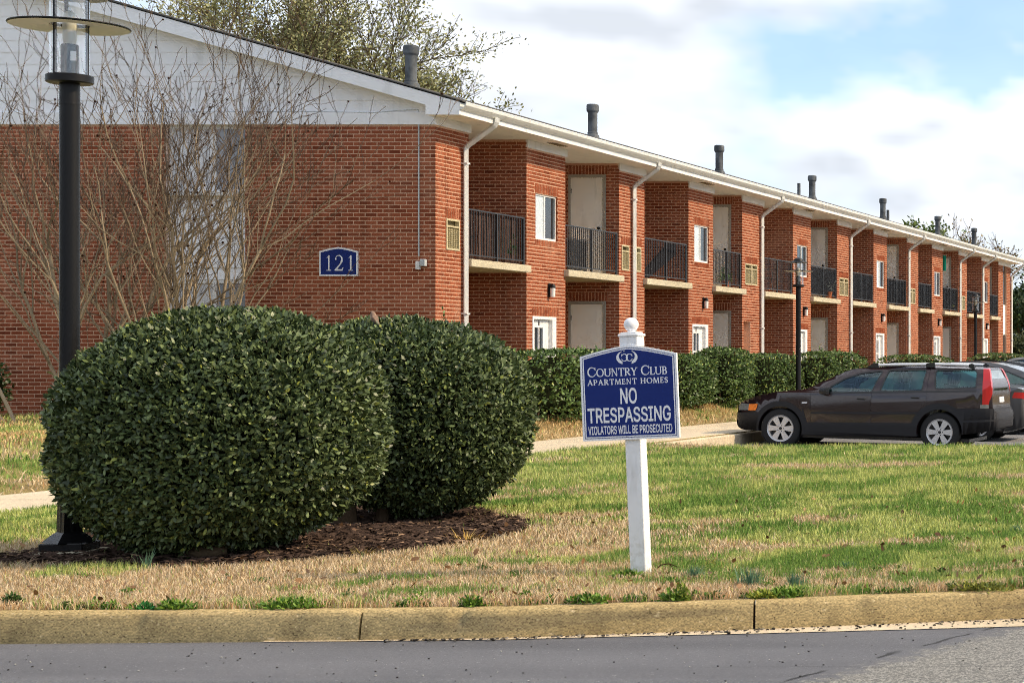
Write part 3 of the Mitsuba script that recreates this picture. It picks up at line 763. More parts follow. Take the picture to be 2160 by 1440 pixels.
TAN = [blob(1690, 978, rx=1.0, ry=0.55, a=0.9), blob(1580, 1002, rx=0.7, ry=0.35, a=0.7), blob(1720, 1095, rx=0.50, ry=0.36, a=1.0), blob(1830, 975, rx=0.8, ry=0.5, a=0.8), blob(1450, 1100, rx=0.5, ry=0.16, a=0.6), blob(1560, 1150, rx=0.8, ry=0.16, a=0.6), blob(1150, 1115, rx=0.5, ry=0.5, a=1.0), blob(1380, 1140, rx=0.9, ry=0.25, a=0.5),
       blob(2150, 1000, rx=0.6, ry=0.5, a=0.6), blob(1980, 1230, rx=0.5, ry=0.06, a=0.7), blob(900, 1245, rx=3.0, ry=0.25, a=0.6), blob(200, 1240, rx=1.6, ry=0.25, a=0.6), blob(2110, 1215, rx=0.3, ry=0.06, a=0.7)]


def greenness(x, y):
    g = np.full(np.shape(x), 0.08)
    q = np.stack([x * 1.6, y * 1.1, 0 * x], -1)
    n = meshkit.fbm(q, 4, 3); n2 = meshkit.fbm(q * 3.5 + 5, 3, 9)
    for bx, by, rx, ry, a in GREEN: g = np.maximum(g, a * np.exp(-(((x - bx) / rx) ** 2 + ((y - by) / ry) ** 2) ** 1.4))
    for bx, by, rx, ry, a in TAN: g = g * (1 - a * np.exp(-(((x - bx) / rx) ** 2 + ((y - by) / ry) ** 2) ** 1.3))
    west = ss(-12.9, -13.6, x)                                # between the walk and the building
    g = g * (1 - west) + west * (0.30 + 0.25 * ss(21, 17, y))
    return np.clip(g + (n - 0.5) * 1.15 + (n2 - 0.5) * 0.95, 0, 1)


gv_, gf_ = ground_sheet()
t_ = np.random.default_rng(3).random((len(gv_), 1)); g_ = np.clip(greenness(gv_[:, 0], gv_[:, 1]), 0, 1)[:, None]
structure('lawn', (gv_, gf_), 'vcol_matte', 'patchy spring lawn between the road and the apartment building', smooth=True,
          color=(np.array(srgb(134, 116, 84)) * (1 - g_) + np.array(srgb(112, 122, 62)) * g_) * (0.75 + 0.5 * t_))

MULCH = sg.Polygon([tuple(at(px, py, (H - 0.2) * F / (py - VY))[:2]) for px, py in [(-20, 1172), (60, 1164), (130, 1150), (200, 1120), (320, 1090), (560, 1060), (760, 1050), (960, 1058), (1060, 1088), (1112, 1096), (1088, 1118), (1000, 1140), (900, 1152), (790, 1163), (640, 1174), (480, 1182), (320, 1186), (150, 1185), (40, 1182), (-20, 1180)]]).buffer(0.03)
shapely.prepare(MULCH)


def blades(n, region, hgt, wid, seed, keep=None):
    g = np.random.default_rng(seed)
    x = g.uniform(region[0], region[1], n); y = g.uniform(region[2], region[3], n)
    ok = (y > kerb_y(x) + 0.15) & ~((x > -13.16) & (x < -11.2) & (y > 12.5)) & ~((x > -11.3) & (y > 27.5)) & ~((y > D0 - 0.05) & (x < XF + 0.05))
    px = VX + F * x / y
    ok &= (px > -650) & (px < 2850)
    inm = shapely.contains_xy(MULCH, x, y)
    ok &= ~inm | (g.random(n) < 0.015)
    x, y = x[ok], y[ok]; n = len(x)
    gr = greenness(x, y)
    isg = g.random(n) < 0.03 + 0.93 * ss(0.22, 0.62, gr)
    bare = meshkit.fbm(np.stack([x * 2.1, y * 1.5, 0 * x + 4], -1), 3, 31)
    z = lawn_z(x, y)
    hh = hgt * g.uniform(0.5, 1.25, n) * np.where(isg, 1.15, 0.9) * (0.75 + 0.6 * bare)
    edge = ss(0.45, 0.16, y - kerb_y(x))
    hh *= 1 + 0.35 * edge
    lean = g.uniform(0.1, 0.9, n) * np.where(isg, 0.8, 1.15) * hh
    an = g.uniform(0, 2 * np.pi, n)
    dx, dy = np.cos(an) * lean, np.sin(an) * lean
    fa = g.uniform(0, 2 * np.pi, n); w = wid * g.uniform(0.6, 1.3, n)
    sx, sy = np.cos(fa) * w / 2, np.sin(fa) * w / 2
    sx = np.where(np.abs(sx) < w * 0.22, np.sign(sx + 1e-9) * w * 0.22, sx)
    P = np.empty((n, 5, 3))
    P[:, 0] = np.stack([x - sx, y - sy, z - 0.01], 1); P[:, 1] = np.stack([x + sx, y + sy, z - 0.01], 1)
    P[:, 2] = np.stack([x + dx * 0.45 + sx * 0.8, y + dy * 0.45 + sy * 0.8, z + hh * 0.62], 1)
    P[:, 3] = np.stack([x + dx * 0.45 - sx * 0.8, y + dy * 0.45 - sy * 0.8, z + hh * 0.62], 1)
    P[:, 4] = np.stack([x + dx, y + dy, z + hh], 1)
    f = np.array([[0, 1, 2], [0, 2, 3], [3, 2, 4]])[None] + (np.arange(n) * 5)[:, None, None]
    t = g.random((n, 1)); u = g.random((n, 1))
    mid = meshkit.fbm(np.stack([x * 2.6, y * 1.7, 0 * x + 8], -1), 3, 71)[:, None]
    green = np.where(u < 0.95 - 1.6 * ss(0.46, 0.66, mid), np.array(srgb(148, 160, 84)) * (1 - t) + np.array(srgb(196, 202, 130)) * t, np.array(srgb(94, 126, 58)) * (1 - t) + np.array(srgb(132, 158, 86)) * t)
    dry = np.where(u < 0.75, np.array(srgb(190, 168, 132)) * (1 - t) + np.array(srgb(228, 210, 180)) * t, np.array(srgb(160, 128, 92)) * (1 - t) + np.array(srgb(198, 166, 124)) * t)
    west = ss(-12.9, -13.6, x)[:, None] * ss(19, 23, y)[:, None]
    dry = dry * (1 - west) + west * dry * [0.92, 0.84, 0.62]
    red = (edge * (g.random(n) < 0.5))[:, None]
    dry = dry * (1 - red * [0.15, 0.28, 0.36])
    col = np.where(isg[:, None], green, dry) * g.uniform(0.8, 1.15, (n, 1))
    if region[2] > 16:                                        # far blades: one face each
        return P[:, [0, 1, 4]].reshape(-1, 3), np.arange(3 * n).reshape(-1, 3), np.repeat(col, 3, 0)
    return P.reshape(-1, 3), f.reshape(-1, 3), np.repeat(col, 5, 0)


gv, gf, gc, gn = [], [], [], 0
for args in ((205000, (-9.2, 1.6, 9.3, 12.2), 0.036, 0.0036, 1), (140000, (-11.3, 0.6, 12.0, 16.5), 0.038, 0.006, 2), (95000, (-15, -0.8, 16.3, 22), 0.042, 0.009, 3), (68000, (-19, -1.5, 21.8, 27.6), 0.05, 0.013, 4), (40000, (-28, -12.9, 15.0, 32), 0.06, 0.014, 6), (26000, (-16.1, -13.1, 24, 45), 0.07, 0.02, 7)):
    v, f, c = blades(*args); gv.append(v); gf.append(f + gn); gc.append(c); gn += len(v)
stuff('grass', (np.vstack(gv), np.vstack(gf)), 'grass_blade', 'short lawn grass, green with straw-coloured dormant patches', 'grass', color=np.vstack(gc))

# mulch bed under the round shrubs
def poly_sheet(poly, dz, step=0.09):
    x0, y0, x1, y1 = poly.bounds
    X, Y = np.meshgrid(np.arange(x0 - step, x1 + 2 * step, step), np.arange(y0 - step, y1 + 2 * step, step))
    v = np.stack([X, Y, lawn_z(X, Y) + dz], -1).reshape(-1, 3); c = X.shape[1]; r = X.shape[0]
    i = (np.arange(r - 1)[:, None] * c + np.arange(c - 1)[None]).ravel(); f = np.stack([i, i + 1, i + 1 + c, i + c], 1)
    q = v[f].mean(1); return v, f[shapely.contains_xy(poly, q[:, 0], q[:, 1])]


MB_ = structure('mulch_bed', poly_sheet(MULCH, 0.012), 'mulch_soil', 'dark brown mulch bed under the two round shrubs', smooth=True)
rg = np.random.default_rng(12)
def chips(n, seed):
    g = np.random.default_rng(seed); x0, y0, x1, y1 = MULCH.bounds
    x, y = g.uniform(x0, x1, n), g.uniform(y0, y1, n); ok = shapely.contains_xy(MULCH, x, y); x, y = x[ok], y[ok]; n = len(x)
    L, w = g.uniform(0.012, 0.05, n), g.uniform(0.003, 0.010, n); a = g.uniform(0, np.pi, n); t = g.uniform(-0.35, 0.35, n)
    z = lawn_z(x, y) + 0.014 + g.uniform(0, 0.02, n)
    u = np.stack([np.cos(a) * np.cos(t), np.sin(a) * np.cos(t), np.sin(t)], 1) * L[:, None]; s = np.stack([-np.sin(a), np.cos(a), g.uniform(-0.5, 0.5, n)], 1) * w[:, None]
    h = np.array([0, 0, 0.006])
    c = np.stack([x, y, z], 1)
    P = np.stack([c - u - s, c + u - s, c + u + s, c - u + s, c + h], 1)
    f = np.array([[0, 1, 4], [1, 2, 4], [2, 3, 4], [3, 0, 4]])[None] + (np.arange(n) * 5)[:, None, None]
    k = g.random((n, 1)); pale = g.random((n, 1)) < 0.05
    col = np.where(pale, np.array(srgb(150, 124, 102)), np.array(srgb(48, 39, 35)) * (1 - k) + np.array(srgb(92, 76, 67)) * k)
    return P.reshape(-1, 3), f.reshape(-1, 3), np.repeat(col, 5, 0)
v, f, c = chips(16000, 4)
stuff('mulch_chips', (v, f), 'vcol_matte', 'loose brown bark chips and dead leaves on the mulch bed', 'mulch', color=c)

# ------------------------------------------------------------------ lettering with serifs, drawn from strokes (cap height 1)
def LS(*p, w=0.06): return sg.LineString(p).buffer(w / 2, cap_style='flat', join_style='mitre')
def ell(cx, cy, rx, ry): return affinity.translate(affinity.scale(sg.Point(0, 0).buffer(1, 24), rx, ry), cx, cy)
def U_(*g): return shapely.union_all(list(g))


TK, TN = 0.135, 0.055
def stem(x, w=TK, y0=0.0, y1=1.0): return U_(sg.box(x - w / 2, y0, x + w / 2, y1), *([sg.box(x - w / 2 - 0.07, y0, x + w / 2 + 0.07, y0 + 0.04)] if y0 == 0 else []), *([sg.box(x - w / 2 - 0.07, y1 - 0.04, x + w / 2 + 0.07, y1)] if y1 == 1 else []))
def bowl(x, y0, y1, r): return U_(ell(x, (y0 + y1) / 2, r, (y1 - y0) / 2).difference(ell(x - 0.01, (y0 + y1) / 2, r - TK + 0.01, (y1 - y0) / 2 - TN)).intersection(sg.box(x, y0, x + 2, y1)), sg.box(x - 0.12, y0, x + 0.01, y0 + TN), sg.box(x - 0.12, y1 - TN, x + 0.01, y1))


def glyph(c):
    """(shape, advance)"""
    if c == 'C':
        s = ell(0.48, 0.5, 0.46, 0.52).difference(ell(0.52, 0.5, 0.37, 0.455)).difference(sg.Polygon([(0.55, 0.5), (1.2, 0.84), (1.2, 0.16)]))
        return U_(s, sg.box(0.835, 0.72, 0.875, 0.98)), 0.93
    if c == 'O': return ell(0.5, 0.5, 0.48, 0.52).difference(affinity.rotate(ell(0.5, 0.5, 0.345, 0.465), 6)), 1.0
    if c == 'U':
        a = ell(0.43, 0.34, 0.36, 0.36).difference(ell(0.45, 0.35, 0.255, 0.30)).intersection(sg.box(0, -0.1, 1, 0.34))
        return U_(a, sg.box(0.07, 0.33, 0.07 + TK, 1), sg.box(0.79 - 0.085, 0.33, 0.79, 1), sg.box(0, 0.96, 0.28, 1), sg.box(0.63, 0.96, 0.87, 1)), 0.88
    if c == 'N': return U_(stem(0.13, TN), sg.box(0.72 - TN / 2, 0, 0.72 + TN / 2, 1), sg.Polygon([(0.07, 1), (0.2, 1), (0.75, -0.02), (0.67, -0.02)]), sg.box(0.61, 0.96, 0.83, 1)), 0.87
    if c == 'T': return U_(stem(0.40), sg.box(0.02, 0.945, 0.78, 1), sg.Polygon([(0.02, 1), (0.02, 0.77), (0.055, 0.77), (0.10, 1)]), sg.Polygon([(0.78, 1), (0.78, 0.77), (0.745, 0.77), (0.70, 1)])), 0.79
    if c == 'R': return U_(stem(0.15), bowl(0.32, 0.47, 1.0, 0.33), sg.Polygon([(0.28, 0.49), (0.43, 0.49), (0.82, 0.0), (0.64, 0.0)])), 0.80
    if c == 'P': return U_(stem(0.15), bowl(0.32, 0.42, 1.0, 0.33)), 0.68
    if c == 'B': return U_(stem(0.15), bowl(0.30, 0.50, 1.0, 0.28), bowl(0.32, 0.0, 0.55, 0.33)), 0.72
    if c == 'Y': return U_(stem(0.40, y1=0.47), sg.Polygon([(0.02, 1), (0.18, 1), (0.47, 0.42), (0.335, 0.42)]), sg.Polygon([(0.70, 1), (0.76, 1), (0.46, 0.42), (0.40, 0.46)]), sg.box(-0.03, 0.96, 0.25, 1), sg.box(0.61, 0.96, 0.83, 1)), 0.78
    if c == 'L': return U_(stem(0.15), sg.box(0.1, 0, 0.60, TN), sg.Polygon([(0.60, 0), (0.62, 0.25), (0.585, 0.25), (0.52, 0)])), 0.63
    if c == 'E': return U_(stem(0.15), sg.box(0.1, 0, 0.58, TN), sg.box(0.1, 1 - TN, 0.56, 1), sg.box(0.1, 0.49, 0.47, 0.49 + TN), sg.Polygon([(0.58, 0), (0.60, 0.22), (0.57, 0.22), (0.50, 0)]), sg.Polygon([(0.56, 1), (0.56, 0.80), (0.53, 0.80), (0.48, 1)]), sg.box(0.44, 0.42, 0.47, 0.62)), 0.64
    if c == 'H': return U_(stem(0.15), stem(0.73), sg.box(0.15, 0.48, 0.73, 0.48 + TN)), 0.90
    if c == 'A': return U_(sg.Polygon([(0.06, 0), (0.12, 0), (0.42, 0.86), (0.40, 1.02)]), sg.Polygon([(0.40, 1.02), (0.46, 1.02), (0.84, 0), (0.68, 0), (0.38, 0.86)]), sg.box(0.2, 0.32, 0.62, 0.32 + TN), sg.box(-0.02, 0, 0.21, 0.04), sg.box(0.60, 0, 0.90, 0.04)), 0.86
    if c == 'M': return U_(sg.Polygon([(0.06, 0), (0.12, 0), (0.19, 1), (0.14, 1)]), sg.Polygon([(0.12, 1), (0.26, 1), (0.56, 0.12), (0.52, 0.0), (0.47, 0)]), sg.Polygon([(0.49, 0), (0.53, 0), (0.86, 1), (0.82, 1), (0.50, 0.12)]), sg.Polygon([(0.80, 1), (0.92, 1), (1.01, 0), (0.87, 0)]), sg.box(0, 0, 0.19, 0.04), sg.box(0.80, 0, 1.07, 0.04)), 1.05
    if c == 'S':
        t = np.linspace(0, 1, 40)
        a = np.array([[0.27 + 0.20 * math.cos(x), 0.745 + 0.225 * math.sin(x)] for x in np.linspace(0.35, 1.5 * math.pi - 0.35, 16)])
        b = np.array([[0.27 + 0.215 * math.cos(x), 0.265 + 0.24 * math.sin(x)] for x in np.linspace(0.5 * math.pi - 0.35, -math.pi + 0.35, 16)])
        p = np.vstack([a, b]); sp = sg.LineString(p).buffer(0.045, cap_style='flat').union(sg.LineString(p[11:22]).buffer(0.07, cap_style='round'))
        return U_(sp, sg.box(0.44, 0.74, 0.475, 0.98), sg.box(0.045, 0.02, 0.08, 0.26)), 0.56
    if c == '1': return U_(sg.box(0.30, 0, 0.42, 1), sg.box(0.16, 0, 0.56, 0.04), sg.Polygon([(0.16, 0.80), (0.36, 1.02), (0.42, 1.0), (0.34, 0.90)])), 0.72
    if c == '2':
        a = ell(0.36, 0.72, 0.28, 0.30).difference(ell(0.33, 0.72, 0.20, 0.245)).difference(sg.Polygon([(0.3, 0.70), (-0.3, 0.80), (-0.3, 0.2), (0.62, 0.3)]))
        return U_(a, sg.Polygon([(0.64, 0.72), (0.52, 0.72), (0.46, 0.5), (0.06, 0.07), (0.06, 0.0), (0.16, 0.0), (0.60, 0.55)]), sg.box(0.06, 0, 0.62, 0.09), sg.Polygon([(0.62, 0), (0.68, 0.22), (0.64, 0.22), (0.55, 0.05)]), ell(0.13, 0.76, 0.055, 0.055)), 0.74
    return sg.Polygon(), 0.36


def serif_line(runs, track, width, x0, y0):
    """runs: (text, cap height); set to the width, starting at (x0, y0)"""
    out, x, word = [], 0.0, 0
    for text, h in runs:
        for c in text:
            g, adv = glyph(c)
            if c == ' ': word += 1
            if not g.is_empty: out.append((word, affinity.translate(affinity.scale(g, h, h, origin=(0, 0)), x, 0)))
            x += (adv + track) * h
    s = width / (x - track * runs[-1][1])
    return [affinity.translate(affinity.scale(shapely.union_all([g for w, g in out if w == i]), s, 1.0, origin=(0, 0)), x0, y0) for i in range(word + 1)]


def sans(text, h, width, x0, y0, z, depth=0.0006):
    m = meshkit.text_mesh(text, h, depth, bold=True)
    v = m.vertices.copy(); v[:, 0] -= v[:, 0].min(); v[:, 0] *= width / v[:, 0].max(); v += [x0, y0, z]
    return trimesh.Trimesh(v, m.faces, process=False)


def arch(w, hs, rise, flat=0.10):
    """outline of a board whose top swells to the middle; origin at the middle of its foot"""
    t = np.linspace(-1, 1, 41)
    top = [(w * x, hs + rise * float(np.clip(1.22 * (1 - abs(x)) ** 0.9 - 0.18 * (1 - abs(x)) ** 4 - 0.04, 0, 1))) for x in t]
    return sg.Polygon([(-w, 0)] + top + [(w, 0)])


mat('sign_white', princ((0.80, 0.81, 0.84), 0.5, 0.3))
mat('sign_blue', princ((0.010, 0.026, 0.165), 0.5, 0.2))
def post_fn(p, n, uv):
    mud = smoothstep(0.50, 0.18, p.z + 0.30 * (fbm(p.x * 30, p.y * 30, p.z * 18, 3) - 0.5)) * smoothstep(0.42, 0.62, fbm(p.x * 55, p.y * 55, p.z * 40, 3))
    return mix(paint_fn((0.80, 0.81, 0.83), 0.06, k=2.5)(p, n, uv), (0.36, 0.31, 0.22), mud * 0.25)


mat('post_white', princ(proc(post_fn), 0.5, 0.35))

# ------------------------------------------------------------------ the no-trespassing sign
NS = thing('no_trespassing_sign', 'leaning white post with ball finial carrying a blue no trespassing board', 'sign')
pb = at(1346, 1212, 10.9)
tilt = T().translate(pb.tolist()).rotate([0, 1, 0], -2.3)
def npart(name, mesh, b, smooth=False, parent=NS, **k): return part(parent, name, mesh, b, smooth, world=tilt, **k)
s_ = 1 / 357.8
hb = (1212 - 926) * s_                                          # foot of the board above the ground
npart('post', cbox(-0.046, 0.046, 0, 0.092, -0.15, hb + 0.59, 0.004), 'post_white')
npart('post_cap', MB().mesh(cbox(-0.053, 0.053, -0.007, 0.099, hb + 0.545, hb + 0.605, 0.004)).mesh(cbox(-0.060, 0.060, -0.014, 0.106, hb + 0.605, hb + 0.622, 0.005)).mesh(cbox(-0.05, 0.05, -0.004, 0.096, hb + 0.622, hb + 0.632, 0.008)).out(), 'post_white')
ba = np.linspace(-1.15, math.pi / 2, 14)
npart('finial', lathe([(0.024, 0.0), (0.020, 0.006)] + [(0.0415 * math.cos(a), 0.045 + 0.0415 * math.sin(a)) for a in ba], 28, (0, 0.046, hb + 0.632)), 'post_white', smooth=40)
BO = npart('board', extrude(arch(0.284, 0.498, 0.056).buffer(-0.004).buffer(0.004), 0.018, frame([0.0, -0.002, hb], [1, 0, 0], [0, 0, 1], [0, -1, 0])), 'sign_white')
def face(poly, z0, d): return extrude(poly.buffer(0.0007), min(d, 0.001) if z0 > 0 else d, frame([0.0, -0.020 - z0, hb], [1, 0, 0], [0, 0, 1], [0, -1, 0]))
A_ = arch(0.284, 0.498, 0.056)
npart('blue_face', face(A_.buffer(-0.0135), -0.001, 0.0025), 'sign_blue', parent=BO)
npart('inner_line', face(A_.buffer(-0.0175).difference(A_.buffer(-0.0225)), 0.001, 0.0016), 'sign_white', parent=BO)
for name, runs, y in (('COUNTRY CLUB', [('C', .055), ('OUNTRY', .0455), (' ', .055), ('C', .055), ('LUB', .0455)], 0.3765), ('APARTMENT HOMES', [('APARTMENT HOMES', .0325)], 0.3265)):
    for w_, geo in zip(name.split(), serif_line(runs, 0.04 if len(runs) > 1 else 0.16, 0.472, -0.2425, y)):
        npart('lettering', face(geo, 0.001, 0.0016), 'sign_white', parent=BO, label=f'serif word {w_}')
for text, h, w, x, y in (('NO', 0.087, 0.098, -0.0545, 0.214), ('TRESPASSING', 0.084, 0.489, -0.25, 0.1055), ('VIOLATORS WILL BE PROSECUTED', 0.0465, 0.494, -0.25, 0.037)):
    m = sans(text, h, w, x, y, 0)
    m.apply_transform(frame([0, -0.021, hb], [1, 0, 0], [0, 0, 1], [0, -1, 0]))
    npart('lettering', m, 'sign_white', parent=BO, label=f'bold condensed line reading {text}')
cg = affinity.scale(glyph('C')[0], 0.042, 0.042, origin=(0, 0))
c1 = affinity.translate(cg, -0.006, 0.4615); c2 = affinity.scale(c1, -1, 1, origin=(0, 0))
moon = ell(-0.012, 0.483, 0.050, 0.039).difference(ell(0.012, 0.490, 0.060, 0.040)).intersection(sg.box(-0.08, 0.44, -0.028, 0.53))
npart('emblem', face(affinity.translate(U_(c1, c2, moon, affinity.scale(moon, -1, 1, origin=(0, 0))), -0.006, 0), 0.001, 0.0016), 'sign_white', parent=BO, label='white emblem of two linked letters between curved sprays')
for x, y in ((-0.022, 0.520), (0.026, 0.520), (-0.025, 0.019), (0.024, 0.019)):
    npart('screw', trimesh.Trimesh(*lathe([(0.004, 0), (0.003, 0.0015), (0, 0.002)], 10), process=False).apply_transform(frame([x, -0.0215, hb + y], [1, 0, 0], [0, 0, 1], [0, -1, 0])), 'box_grey', parent=BO)

# ------------------------------------------------------------------ house number
HN = thing('number_sign', 'blue arched building number sign reading 121 on the brick gable', 'sign')
q = at(715.5, 582.5, D0)
def hface(poly, z0, d): return extrude(poly, d, frame([q[0], D0 - 0.004 - z0, q[2]], [1, 0, 0], [0, 0, 1], [0, -1, 0]))
A2 = arch(0.332, 0.428, 0.070)
part(HN, 'plate', hface(A2, 0, 0.02), 'sign_white')
part(HN, 'blue_face', hface(A2.buffer(-0.028), 0.019, 0.004), 'sign_blue')
num_ = []; 
for c, x in (('1', -0.235), ('2', -0.073), ('1', 0.142)): num_.append(affinity.translate(affinity.scale(glyph(c)[0], 0.235 if c == '2' else 0.20, 0.262, origin=(0, 0)), x, 0.094))
part(HN, 'digits', hface(U_(*num_), 0.0225, 0.004), 'sign_white', label='white serif digits 121')

# ------------------------------------------------------------------ lamp posts
def lamp_parts():
    P = []
    P.append(('plinth', cbox(-0.17, 0.17, -0.17, 0.17, -0.25, 0.035, 0.01), 'slab_concrete', False))
    P.append(('base', MB().mesh(cbox(-0.125, 0.125, -0.125, 0.125, 0.035, 0.085, 0.006)).add(*lathe([(0.16, 0.084), (0.10, 0.135), (0.075, 0.15), (0.068, 0.40), (0.0575, 0.41)], 4)).out(), 'lamp_black', False))
    P.append(('pole', lathe([(0.055, 0.03), (0.055, 2.86), (0.0565, 2.865), (0.0565, 2.875), (0.055, 2.88), (0.055, 3.03), (0, 3.03)], 28), 'lamp_black', 35))
    P.append(('lantern_ring', lathe([(0.05, 3.0), (0.115, 3.0), (0.129, 3.008), (0.129, 3.05), (0.118, 3.056), (0, 3.056)], 32), 'lamp_black', 35))
    P.append(('lamp_glass', lathe([(0.106, 3.055), (0.106, 3.60)], 32), 'lamp_pane', 60))
    rods = MB()
    for a in (-2.05, 0.05, 2.15): rods.tube([(0.098 * math.cos(a), 0.098 * math.sin(a), 3.05), (0.098 * math.cos(a), 0.098 * math.sin(a), 3.62)], 0.011, 8)
    P.append(('rod', rods.out(), 'lamp_black', 40))
    P.append(('ballast', lathe([(0.048, 3.05), (0.048, 3.24), (0.044, 3.25), (0, 3.25)], 20), 'lamp_black', 35))
    P.append(('tag', MB().box(0.030, 0.062, -0.062, -0.060, 3.14, 3.20).out(), 'window_white', False))
    P.append(('bulb', lathe([(0.03, 3.25), (0.038, 3.28), (0.04, 3.38), (0.03, 3.45), (0, 3.47)], 18), 'bulb_glass', 50))
    P.append(('disc_shade', lathe([(0.106, 3.375), (0.325, 3.362), (0.328, 3.368), (0.325, 3.374), (0.112, 3.392), (0.106, 3.392)], 64), 'lamp_black', 25))
    P.append(('disc_lining', lathe([(0.108, 3.3735), (0.322, 3.3605)], 64), 'lamp_lining', 40))
    P.append(('top_disc', lathe([(0.0, 3.60), (0.205, 3.555), (0.208, 3.561), (0.205, 3.567), (0.12, 3.60), (0.10, 3.64), (0.04, 3.67), (0, 3.68)], 48), 'lamp_black', 25))
    P.append(('top_lining', lathe([(0.107, 3.574), (0.203, 3.5525)], 48), 'lamp_lining', 40))
    return P


mat('lamp_pane', {'type': 'thindielectric', 'int_ior': 1.75})
mat('lamp_lining', princ((0.80, 0.80, 0.78), 0.6, 0.3))
mat('bulb_glass', princ((0.55, 0.53, 0.42), 0.2, 0.5))
LP = [(k, mikit.ply(m, b, s)) for k, m, b, s in lamp_parts()]
def lamp(label, x, y, z, group=None, skip=()):
    k = thing('street_lamp', label, 'street lamp', group)
    for name, d in LP:
        if name not in skip: scene[key(f'{k}__{name}')] = {**d, 'to_world': T().translate([float(x), float(y), float(z)]).rotate([0, 0, 1], 12)}
    return k


q = at(147, 1168, 11.78)
lamp('tall black lamp post with clear glass lantern standing at the near round shrub', q[0], q[1], 0.175)
lamp('black lamp post among the trimmed hedges above the bonnet of the dark wagon', -13.25, 42.5, 0.06)
lamp('small far black lamp post rising behind the roofs of the parked cars', -14.6, 67.6, 0.10)

# wall lanterns over the entry doors
wl = None
for i, (ya, yb, kind) in enumerate([p for p in piers if p[2] == 'W']):
    where = ['over the nearest white entry door', 'over the second white entry door', 'just right of the middle lamp post', 'over the fourth white entry door', 'over the fifth white entry door', 'over the farthest white entry door'][i]
    k = thing('wall_lantern', f'small wall lantern with dark cap and white glass {where}', 'wall lamp', 'wall lanterns on the brick piers')
    y, x, z = ya + 0.93, XF + 0.008, 2.62
    if wl is None:
        wl = [('back_plate', mikit.ply(cbox(0, 0.025, -0.04, 0.04, 0.0, 0.27, 0.008), 'lamp_black')),
              ('glass', mikit.ply(lathe([(0, 0.0), (0.035, 0.0), (0.044, 0.02), (0.048, 0.17), (0.047, 0.18)], 18, (0.072, 0, 0)), 'lamp_glass_white', 40)),
              ('cap', mikit.ply(lathe([(0.05, 0.175), (0.053, 0.185), (0.05, 0.22), (0.034, 0.255), (0, 0.265)], 18, (0.072, 0, 0)), 'lamp_black', 40))]
    for name, d in wl: scene[f'{k}__{name}'] = {**d, 'to_world': T().translate([x, y, z])}

# ------------------------------------------------------------------ leaves
def leaf_mesh(P, N, L, W, g, up=0.35, spread=0.9, pal=None, curl=0.25):
    """oval leaves at the points P, growing roughly along N"""
    n = len(P)
    d = N + np.array([0, 0, up]) + g.normal(0, spread, (n, 3)); d /= np.linalg.norm(d, axis=1, keepdims=True)
    nn = N * 0.9 + g.normal(0, 0.55, (n, 3)) + np.array([0, 0, 0.25])
    s = np.cross(d, nn); s /= np.linalg.norm(s, axis=1, keepdims=True) + 1e-9
    b = np.cross(s, d)
    l = (L * g.uniform(0.65, 1.25, n))[:, None]; w = (W * g.uniform(0.7, 1.2, n))[:, None]
    c = (curl * g.uniform(-0.4, 1.0, n))[:, None]
    V = np.stack([P, P + d * l * 0.32 + s * w * 0.46 + b * l * c * 0.16, P + d * l * 0.32 - s * w * 0.46 + b * l * c * 0.16,
                  P + d * l * 0.70 + s * w * 0.40 + b * l * c * 0.10, P + d * l * 0.70 - s * w * 0.40 + b * l * c * 0.10, P + d * l - b * l * c * 0.12], 1)
    f = np.array([[0, 1, 2], [2, 1, 3], [2, 3, 4], [4, 3, 5]])[None] + (np.arange(n) * 6)[:, None, None]
    t = g.random((n, 1)) ** 1.3
    col = np.array(pal[0]) * (1 - t) + np.array(pal[1]) * t
    if len(pal) > 2:
        rare = g.random((n, 1)) < pal[3]
        col = np.where(rare, np.array(pal[2]), col)
    return V.reshape(-1, 3), f.reshape(-1, 3), np.repeat(col, 6, 0)


def sphere_dirs(n, g):
    v = g.normal(0, 1, (n, 3)); return v / np.linalg.norm(v, axis=1, keepdims=True)


def superell(d, r, e):
    k = (np.abs(d / r) ** e).sum(-1) ** (-1 / e)
    return d * k[:, None]


